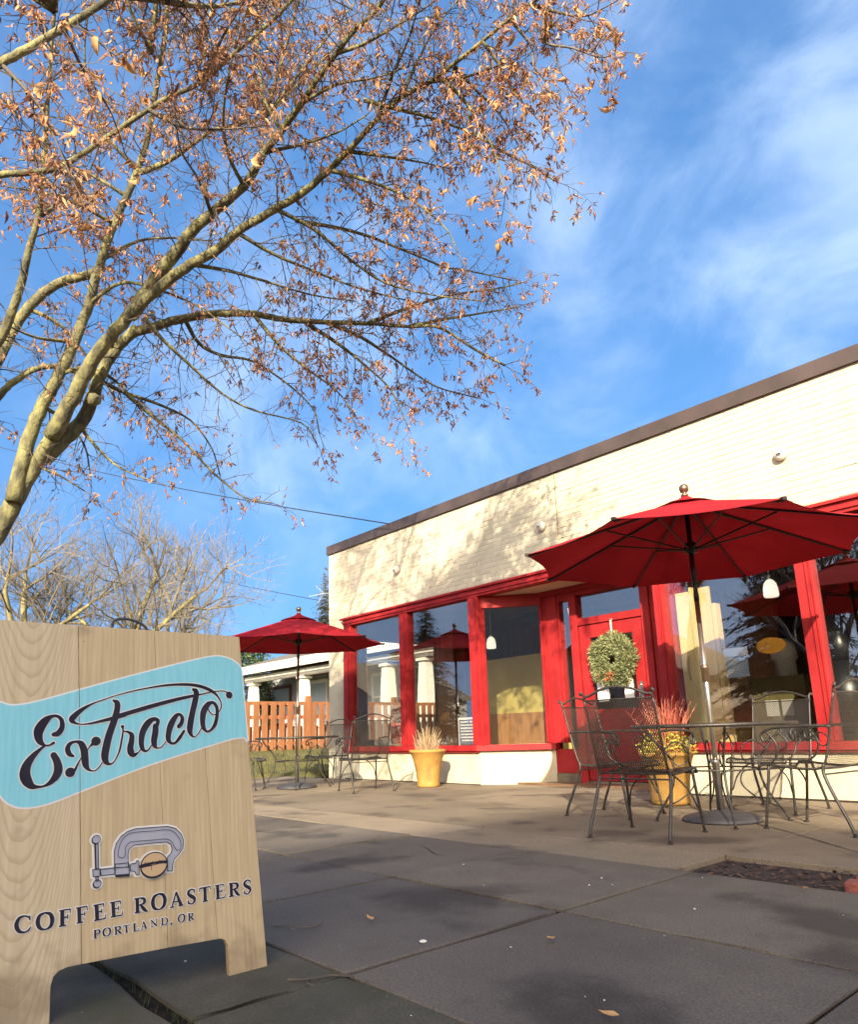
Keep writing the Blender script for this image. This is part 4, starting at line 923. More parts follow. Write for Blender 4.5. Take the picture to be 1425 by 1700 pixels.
for ci_, (ch, u0, v0, u1, v1, u2, v2) in enumerate(LETTERS):
    small = math.hypot(u2 - u0, v2 - v0) < .032
    ch_h = math.hypot(u2 - u0, v2 - v0)
    def mp3(q): x, y, wd = q; return (u0 + (u1 - u0) * x + (u2 - u0) * y, v0 + (v1 - v0) * x + (v2 - v0) * y, wd * ch_h * (1.32 if not small else 1.3))
    pe, pi = Print(.0005 + .0009 * (ci_ % 2)), Print(.0026)
    e = .0023 if not small else .0019
    for st in GL[ch][0]:
        q = [mp3(z) for z in st]; pe.ribbon(q, e, 5); pi.ribbon(q, 0, 6)
    for st in GL[ch][1]:
        q = [mp3(z) for z in st]; pe.flat(q, e); pi.flat(q)
    lo = pe.build('letter_outline', 'pale', sign); pi.build('letter', 'ink', lo)

# ================================================================ UMBRELLAS
def umbrella(lab, loc, zr, Rr, phi, top=2.50):
    t = thing('patio_umbrella', lab, 'umbrella', loc, phi, 'red patio umbrellas')
    n8 = math.pi / 4
    sl = (zr - top) / Rr
    def PT(r, a, sag=0): return (r * math.cos(a), r * math.sin(a), top + sl * r - sag)
    rv = .035
    pm = MB(); NR, NA = 9, 8
    for i in range(NR + 1):
        f = i / NR
        for j in range(NA + 1):
            s = j / NA - .5
            a0, a1 = PT(1, -n8 / 2), PT(1, n8 / 2)
            r = rv + (Rr - rv) * f
            # straight chord between the ribs, scalloped hem
            x = math.cos(n8 / 2); y = (s * 2) * math.sin(n8 / 2)
            hem = (1 - (2 * s) ** 2)
            rr = r * (1 - .055 * hem * f * f)
            zz = top + sl * r - .016 * hem * f * (1 - .3 * f) + .02 * hem * max(0, f - .92)
            pm.v.append((x * rr, y * rr, zz))
    for i in range(NR):
        for j in range(NA):
            a = i * (NA + 1) + j
            pm.f.append((a, a + 1, a + NA + 2, a + NA + 1))
    pme = pm.mesh('canopy_panel', True); pme.materials.append(MT['canvas'])
    rm = MB().tube([(0.02, 0, top - .03), (Rr * .5, 0, top + sl * Rr * .5 - .018), (Rr * .985, 0, zr - .012)], [.010, .010, .008], 6)
    rm.box((Rr * .955, -.014, zr - .008), (Rr * 1.004, .014, zr + .012))
    rme = rm.mesh('rib'); rme.materials.append(MT['rib'])
    sm_ = MB().tube([(.045, 0, zr + .03), (Rr * .50, 0, top + sl * Rr * .5 - .03)], .0075, 6)
    sme = sm_.mesh('strut'); sme.materials.append(MT['rib'])
    for k in range(8):
        o = bpy.data.objects.new('canopy_panel', pme); col.objects.link(o); setparent(o, t); o.rotation_euler = (0, 0, (k + .5) * n8)
        o = bpy.data.objects.new('rib', rme); col.objects.link(o); setparent(o, t); o.rotation_euler = (0, 0, k * n8)
        s = bpy.data.objects.new('strut', sme); col.objects.link(s); setparent(s, o)
    cm = MB(); NA = 32
    for (r, dz, sc_) in ((.03, .040, 0), (.08, .022, 0), (.18, .018, .0), (.265, .013, .0)):
        for j in range(NA):
            a = 2 * math.pi * j / NA; rr = r * (1 - .06 * math.sin(4 * a) ** 2 * (r > .2))
            # eight-sided
            k8 = ((a + n8 / 2) % n8) - n8 / 2
            cm.v.append((rr * math.cos(a), rr * math.sin(a), top + sl * r * .92 + dz + (.010 * math.sin(4 * a) ** 2 if r > .3 else 0)))
    for i in range(3):
        for j in range(NA):
            a = i * NA + j; b = i * NA + (j + 1) % NA; cm.f.append((a, a + NA, b + NA, b))
    cm.build('vent_cap', MT['canvas'], t, True)
    MB().lathe([(.001, 0), (.028, .002), (.030, .02), (.012, .03), (.030, .045), (.039, .07), (.036, .092), (.022, .107), (.001, .112)], 18, (0, 0, top + .03)).build('finial', MT['bronze'], t, True)
    MB().lathe([(.019, .04), (.019, 1.70)], 16).build('pole', MT['steel'], t, True)
    MB().lathe([(.0205, 1.66), (.0205, 1.72), (.017, 1.73), (.017, 1.83), (.021, 1.835), (.021, 1.95), (.019, 1.955), (.019, top)], 16).build('upper_pole', MT['rib'], t, True)
    MB().lathe([(.021, 0), (.026, .004), (.030, .10), (.033, .105), (.033, .13), (.024, .135)], 18, (0, 0, 1.02)).build('collar', MT['bronze'], t, True)
    MB().lathe([(.021, -.03), (.045, -.02), (.05, .02), (.045, .06), (.021, .07)], 16, (0, 0, zr + .02)).build('runner', MT['rib'], t, True)
    b = MB().lathe([(.28, 0), (.285, .012), (.27, .03), (.18, .055), (.05, .075), (.03, .08)], 36).build('base', MT['cast'], t, True)
    MB().lathe([(.027, .07), (.027, .40), (.033, .405), (.033, .44), (.022, .445)], 16).build('stem', MT['steel'], b, True)
    return t
umbrella('large red umbrella standing through the nearer right table', (-2.735, 5.285, .002), 2.055, 1.358, .131)
umbrella('smaller looking far red umbrella beside the left corner of the cafe', (-9.13, 5.49, .002), 2.04, 1.29, .242, 2.47)

# ================================================================ TABLES AND CHAIRS
def strand_lattice(m, f, u0, u1, v0, v1, pitch, slope, wd, clipf=None, seg=.05):
    """two families of diagonal strands over the surface f(u,v)"""
    for sg in (1, -1):
        k0 = u0 - abs(slope) * (v1 - v0) if sg > 0 else u0
        k1 = u1 if sg > 0 else u1 + abs(slope) * (v1 - v0)
        k = k0
        while k < k1:
            run = []
            n = int((v1 - v0) / seg) + 1
            for i in range(n + 1):
                v = v0 + (v1 - v0) * i / n
                u = k + sg * slope * (v - v0)
                if u0 <= u <= u1 and (clipf is None or clipf(u, v)): run.append((u, v))
                else:
                    if len(run) > 1: ribbon3(m, f, run, wd)
                    run = []
            if len(run) > 1: ribbon3(m, f, run, wd)
            k += pitch
def ribbon3(m, f, run, wd):
    i = len(m.v)
    for (u, v) in run:
        m.v += [f(u - wd / 2, v), f(u + wd / 2, v)]
    m.f += [(i + 2 * q, i + 2 * q + 1, i + 2 * q + 3, i + 2 * q + 2) for q in range(len(run) - 1)]

def mesh_table(lab, loc, rz):
    t = thing('patio_table', lab, 'table', loc, rz, 'round mesh patio tables')
    zt, rr = .705, .585
    MB().tube([(rr * math.cos(a), rr * math.sin(a), zt - .008) for a in np.linspace(0, 2 * math.pi, 49)], .014, 8, False).build('rim', MT['iron'], t, True)
    m = MB()
    strand_lattice(m, lambda u, v: (u, v, zt + .001), -rr, rr, -rr, rr, .022, .6, .0055, lambda u, v: .03 ** 2 < u * u + v * v < rr * rr, .02)
    m.build('mesh_top', MT['iron'], t)
    MB().tube([(.045 * math.cos(a), .045 * math.sin(a), zt) for a in np.linspace(0, 2 * math.pi, 17)], .006, 6, False).build('pole_ring', MT['iron'], t, True)
    MB().tube([(.30 * math.cos(a), .30 * math.sin(a), .375) for a in np.linspace(0, 2 * math.pi, 33)], .007, 6, False).build('stretcher_ring', MT['iron'], t, True)
    lm = MB().tube(catmull([(.50, 0, .695), (.46, 0, .62), (.34, 0, .48), (.305, 0, .37), (.34, 0, .22), (.43, 0, .08), (.47, 0, .012)], 5), .009, 7)
    lm.lathe([(.018, 0), (.018, .008)], 10, (.47, 0, 0))
    lm.tube(catmull([(.37, 0, .52), (.28, 0, .58), (.20, 0, .53), (.20, 0, .44), (.27, 0, .40), (.31, 0, .44), (.28, 0, .48)], 5), .006, 6)
    lm.tube(catmull([(.40, 0, .10), (.27, 0, .16), (.17, 0, .26), (.19, 0, .35), (.29, 0, .37)], 5), .006, 6)
    me = lm.mesh('leg', True); me.materials.append(MT['iron'])
    for k in range(4):
        o = bpy.data.objects.new('leg', me); col.objects.link(o); setparent(o, t); o.rotation_euler = (0, 0, k * math.pi / 2 + .5)
    return t
mesh_table('round black mesh table around the nearer umbrella pole', (-2.735, 5.285, 0), .15)
mesh_table('round black mesh table under the far left umbrella', (-9.13, 5.49, 0), .5)

def make_chair():
    t = thing('patio_chair', 'chair', 'chair')
    W2 = .245
    prof = catmull([(0, -.335, .88), (0, -.30, .74), (0, -.265, .60), (0, -.225, .46), (0, -.19, .405), (0, -.10, .395), (0, .05, .405), (0, .18, .42), (0, .235, .41), (0, .25, .385)], 6)
    L_ = [0]
    for a, b in zip(prof[:-1], prof[1:]): L_.append(L_[-1] + float(np.linalg.norm(b - a)))
    L_ = np.array(L_); py = np.array([p[1] for p in prof]); pz = np.array([p[2] for p in prof])
    def f(u, v):
        bow = (1 - (u / W2) ** 2)
        return (u, float(np.interp(v, L_, py)) - (.02 * bow if v < .45 else 0), float(np.interp(v, L_, pz)) - (.012 * bow if v > .5 else 0))
    m = MB()
    split = .50
    strand_lattice(m, f, -W2, W2, 0, split, .0155, .55, .0052, None, .025)
    m.build('back_mesh', MT['iron'], t)
    m = MB()
    strand_lattice(m, f, -W2, W2, split, float(L_[-1]), .0155, .55, .0052, None, .025)
    m.build('seat_mesh', MT['iron'], t)
    MB().tube([f(-W2, 0), f(-W2 * .3, 0), f(W2 * .3, 0), f(W2, 0)], .006, 6).build('mesh_top_rail', MT['iron'], t)
    MB().tube([(-W2, -.19, .40), (W2, -.19, .40)], .006, 6).build('seat_rail', MT['iron'], t)
    MB().tube([(-W2, .25, .385), (W2, .25, .385)], .008, 6).build('seat_rail', MT['iron'], t)
    MB().tube([(-W2, -.205, .365), (W2, -.205, .365)], .006, 6).build('cross_bar', MT['iron'], t)
    for s in (-1, 1):
        x = s * W2
        MB().tube([f(x, v) for v in np.linspace(0, float(L_[-1]), 26)], .0085, 7).build('side_frame', MT['iron'], t, True)
        b = MB().tube(catmull([(x, -.335, .88), (x, -.345, .915), (x + s * .012, -.36, .935), (x + s * .020, -.352, .918)], 4), .009, 7)
        b.build('scroll_end', MT['iron'], t, True)
        lg = MB().tube(catmull([(x, -.205, .43), (x + s * .005, -.20, .37), (x + s * .015, -.245, .25), (x + s * .025, -.325, .08), (x + s * .028, -.35, .006)], 5), .011, 7)
        lg.lathe([(.019, 0), (.019, .007)], 10, (x + s * .028, -.352, 0)); lg.build('leg', MT['iron'], t, True)
        lg = MB().tube(catmull([(x, .17, .41), (x + s * .004, .185, .30), (x + s * .012, .215, .12), (x + s * .016, .235, .006)], 5), .010, 7)
        lg.lathe([(.019, 0), (.019, .007)], 10, (x + s * .016, .235, 0)); lg.build('leg', MT['iron'], t, True)
        ar = MB().tube(catmull([(x, -.282, .665), (x + s * .02, -.18, .672), (x + s * .035, 0, .668), (x + s * .035, .12, .655), (x + s * .035, .175, .62), (x + s * .033, .16, .575), (x + s * .03, .125, .585)], 6), .009, 7)
        ar.tube(catmull([(x + s * .034, .14, .645), (x + s * .03, .08, .56), (x + s * .015, .10, .47), (x, .165, .415)], 5), .0075, 6)
        ar.tube(catmull([(x + s * .03, .13, .59), (x + s * .028, .05, .62), (x + s * .028, .0, .57), (x + s * .025, .04, .525), (x + s * .022, .085, .55)], 5), .005, 6)
        ar.build('arm', MT['iron'], t, True)
        MB().tube(catmull([(x, .20, .16), (x * .85, .17, .27), (x * .55, .16, .35), (x * .30, .16, .385)], 4), .006, 6).build('brace', MT['iron'], t, True)
    MB().tube(catmull([(-W2, -.345, .905), (-W2 * .8, -.35, .912), (-W2 * .45, -.358, .945), (0, -.362, .962), (W2 * .45, -.358, .945), (W2 * .8, -.35, .912), (W2, -.345, .905)], 6), .0085, 7).build('top_rail', MT['iron'], t, True)
    return t
chair0 = make_chair()
CH_ = [(-2.775, 4.40, 97, 'nearest black mesh chair, its back to the camera'),
       (-3.55, 5.20, 2, 'black mesh chair left of the nearer table, facing right'),
       (-2.04, 5.28, 173, 'black mesh chair at the right edge, facing the nearer table'),
       (-2.70, 6.13, 268, 'black mesh chair between the nearer table and the window'),
       (-7.75, 5.66, 165, 'black mesh chair of the far table, closest to the yellow pot'),
       (-9.58, 4.90, 48, 'black mesh chair of the far table, half hidden by the sandwich board'),
       (-9.52, 6.26, -68, 'black mesh chair behind the far table, in front of the fence')]
for k, (x, y, hd, lab) in enumerate(CH_):
    c = chair0 if k == 0 else copy_tree(chair0)
    c.location = (x, y, .002); c.rotation_euler = (0, 0, R(hd - 90)); tag(c, lab, 'chair', 'black mesh patio chairs')

# ================================================================ POTS
t = thing('terracotta_planter', 'tall yellow clay pot of dry stems below the left windows', 'planter', (-7.46, 6.52, .002))
MB().lathe([(.145, 0), (.155, .02), (.15, .05), (.165, .2), (.20, .36), (.235, .445), (.25, .455), (.25, .485), (.232, .487), (.215, .46), (.19, .40)], 36).build('pot', MT['terra'], t, True)
MB().lathe([(.001, 0), (.20, .0)], 24, (0, 0, .43), cap=False).build('soil', MT['soil'], t)
m = MB()
for k in range(150):
    a = rnd.uniform(0, 6.3); r = rnd.uniform(0, .15); h = rnd.uniform(.10, .42) * (1 - r * 2); b = a + rnd.uniform(-.8, .8); sp_ = rnd.uniform(.02, .12)
    p0 = (r * math.cos(a), r * math.sin(a), .43)
    m.tube([p0, (p0[0] + sp_ * .4 * math.cos(b), p0[1] + sp_ * .4 * math.sin(b), .43 + h * .6), (p0[0] + sp_ * math.cos(b), p0[1] + sp_ * math.sin(b), .43 + h)], [.0035, .0025, .001], 3, False)
m.build('dry_stems', MT['drygrass'], t)
t = thing('terracotta_planter', 'yellow clay pot of lime foliage and red twigs behind the nearest chair', 'planter', (-3.66, 6.16, .002))
MB().lathe([(.165, 0), (.175, .02), (.17, .05), (.185, .2), (.215, .36), (.235, .425), (.25, .43), (.25, .46), (.235, .462), (.215, .44), (.19, .40)], 36).build('pot', MT['terra'], t, True)
m = MB()
for k in range(1500):
    a = rnd.uniform(0, 6.3); e = rnd.uniform(0, 1.4); rr = .25 * rnd.random() ** .33
    c = Vector((rr * math.cos(a) * math.cos(e) * 1.1, rr * math.sin(a) * math.cos(e) * 1.1, .45 + rr * math.sin(e) * .95))
    d = Vector((rnd.uniform(-1, 1), rnd.uniform(-1, 1), rnd.uniform(-.4, 1))).normalized() * rnd.uniform(.015, .035); s = d.cross(Vector((rnd.uniform(-1, 1), rnd.uniform(-1, 1), rnd.uniform(-1, 1)))).normalized() * .009
    m.quad(c, c + d * .5 + s, c + d, c + d * .5 - s)
m.build('lime_foliage', MT['lime'], t)
m = MB()
for k in range(90):
    a = rnd.uniform(0, 6.3); r = rnd.uniform(0, .12); h = rnd.uniform(.3, .52); sp_ = rnd.uniform(.03, .22)
    p0 = Vector((r * math.cos(a), r * math.sin(a), .43)); p2 = Vector((p0.x + sp_ * math.cos(a), p0.y + sp_ * math.sin(a), .45 + h)); p1 = p0.lerp(p2, .5) + Vector((0, 0, .05))
    m.tube([p0, p1, p2], [.004, .003, .0012], 4, False)
    for q in range(4):
        f_ = rnd.uniform(.4, .95); s0 = p0.lerp(p2, f_); b = rnd.uniform(0, 6.3); m.tube([s0, s0 + Vector((math.cos(b) * .05, math.sin(b) * .05, .08))], [.002, .0008], 3, False)
m.build('red_twigs', MT['redtwig'], t)
# ================================================================ THE STREET TREE
LIMBS=[('trunk', [(-7.25, 0.686, 1.203, 0.164), (-7.191, 0.76, 1.6, 0.139), (-7.081, 0.91, 2.073, 0.112), (-6.907, 1.145, 2.587, 0.084), (-6.759, 1.269, 2.96, 0.067), (-6.61, 1.376, 3.278, 0.055), (-6.467, 1.465, 3.551, 0.046), (-6.32, 1.54, 3.807, 0.04), (-6.161, 1.616, 4.058, 0.037)]), ('La', [(-6.74, 1.188, 2.771, 0.065), (-6.664, 1.241, 3.313, 0.058), (-6.589, 1.316, 3.646, 0.054), (-6.501, 1.407, 3.951, 0.05), (-6.401, 1.484, 4.251, 0.047), (-6.273, 1.545, 4.597, 0.042), (-6.115, 1.579, 4.983, 0.038), (-5.969, 1.622, 5.287, 0.034), (-5.84, 1.675, 5.524, 0.031), (-5.713, 1.713, 5.745, 0.029), (-5.595, 1.735, 5.943, 0.027), (-5.449, 1.725, 6.192, 0.024), (-5.324, 1.709, 6.396, 0.022), (-5.204, 1.701, 6.579, 0.021), (-5.033, 1.657, 6.843, 0.019), (-4.855, 1.588, 7.115, 0.018)]), ('Lb', [(-6.543, 1.401, 3.359, 0.069), (-6.262, 1.517, 3.764, 0.062), (-6.037, 1.605, 4.044, 0.056), (-5.87, 1.696, 4.221, 0.053), (-5.702, 1.792, 4.38, 0.049), (-5.483, 1.939, 4.555, 0.045), (-5.287, 2.074, 4.689, 0.042), (-5.093, 2.226, 4.796, 0.039), (-4.923, 2.316, 4.903, 0.036), (-4.626, 2.508, 5.044, 0.032), (-4.42, 2.639, 5.125, 0.029), (-4.164, 2.745, 5.243, 0.026), (-3.98, 2.803, 5.326, 0.024), (-3.676, 2.88, 5.454, 0.02), (-3.46, 2.946, 5.525, 0.018), (-3.229, 3.056, 5.562, 0.016), (-3.05, 3.112, 5.6, 0.015), (-2.799, 3.183, 5.645, 0.013), (-2.57, 3.236, 5.681, 0.012), (-2.392, 3.285, 5.694, 0.011), (-2.189, 3.328, 5.709, 0.01)]), ('Lc', [(-5.831, 1.772, 4.343, 0.063), (-5.634, 1.851, 4.534, 0.058), (-5.491, 1.899, 4.666, 0.054), (-5.349, 1.963, 4.78, 0.05), (-5.182, 2.019, 4.913, 0.046), (-4.995, 2.117, 5.034, 0.042), (-4.715, 2.262, 5.192, 0.036), (-4.451, 2.31, 5.362, 0.031), (-4.269, 2.359, 5.459, 0.028), (-4.042, 2.404, 5.576, 0.024), (-3.849, 2.431, 5.669, 0.021), (-3.645, 2.466, 5.755, 0.019), (-3.451, 2.502, 5.826, 0.017), (-3.29, 2.555, 5.867, 0.016), (-3.097, 2.573, 5.93, 0.015)]), ('Ld', [(-6.722, 1.386, 3.186, 0.073), (-6.639, 1.499, 3.36, 0.067), (-6.508, 1.648, 3.613, 0.06), (-6.342, 1.704, 3.959, 0.052), (-6.184, 1.799, 4.224, 0.048), (-6.059, 1.917, 4.393, 0.047)]), ('Le', [(-6.088, 1.897, 4.356, 0.047), (-5.956, 2.069, 4.432, 0.043), (-5.838, 2.215, 4.494, 0.04), (-5.667, 2.444, 4.556, 0.036), (-5.454, 2.761, 4.577, 0.031), (-5.316, 2.995, 4.544, 0.028), (-5.084, 3.314, 4.524, 0.023), (-4.829, 3.619, 4.505, 0.019), (-4.566, 3.919, 4.461, 0.016), (-4.366, 4.122, 4.43, 0.014), (-4.201, 4.395, 4.234, 0.012), (-4.029, 4.631, 4.064, 0.011)]), ('Lf', [(-7.017, 0.803, 3.508, 0.059), (-6.825, 0.988, 4.134, 0.049), (-6.736, 1.049, 4.374, 0.046), (-6.648, 1.134, 4.577, 0.043), (-6.577, 1.224, 4.726, 0.042), (-6.495, 1.369, 4.876, 0.041), (-6.413, 1.578, 5.001, 0.04), (-6.355, 1.645, 5.095, 0.04)]), ('Lf2', [(-5.993, 0.657, 3.387, 0.041), (-5.789, 0.825, 3.76, 0.035), (-5.592, 0.885, 4.093, 0.029), (-5.444, 0.891, 4.324, 0.025), (-5.286, 0.905, 4.547, 0.022), (-5.175, 0.887, 4.699, 0.019), (-5.012, 0.855, 4.908, 0.016), (-4.889, 0.825, 5.056, 0.014), (-4.692, 0.779, 5.276, 0.012), (-4.445, 0.727, 5.525, 0.01)]), ('Lf3', [(-7.137, 0.873, 3.455, 0.043), (-7.026, 1.052, 3.85, 0.033), (-6.975, 1.151, 4.0, 0.03), (-6.916, 1.301, 4.149, 0.026), (-6.879, 1.493, 4.224, 0.024), (-6.883, 1.657, 4.205, 0.023)]), ('Lh', [(-3.741, 0.25, 4.008, 0.025), (-3.655, 0.381, 4.161, 0.022), (-3.575, 0.501, 4.287, 0.02), (-3.483, 0.619, 4.416, 0.018), (-3.395, 0.724, 4.528, 0.017), (-3.309, 0.811, 4.629, 0.016)]), ('Li', [(-4.798, 0.452, 4.275, 0.021), (-4.735, 0.571, 4.34, 0.021), (-4.604, 0.845, 4.454, 0.019), (-4.469, 0.994, 4.579, 0.018), (-4.342, 1.109, 4.69, 0.017), (-4.137, 1.283, 4.852, 0.016), (-4.026, 1.378, 4.929, 0.015), (-3.872, 1.526, 5.022, 0.014), (-3.663, 1.649, 5.157, 0.013), (-3.451, 1.768, 5.278, 0.012), (-3.269, 1.85, 5.379, 0.012), (-3.134, 1.897, 5.452, 0.012)]), ('Lj', [(-5.709, 1.735, 5.723, 0.027), (-5.537, 1.894, 5.797, 0.023), (-5.323, 2.033, 5.904, 0.019), (-5.139, 2.145, 5.989, 0.017), (-4.97, 2.302, 6.03, 0.015), (-4.776, 2.476, 6.068, 0.013)])]
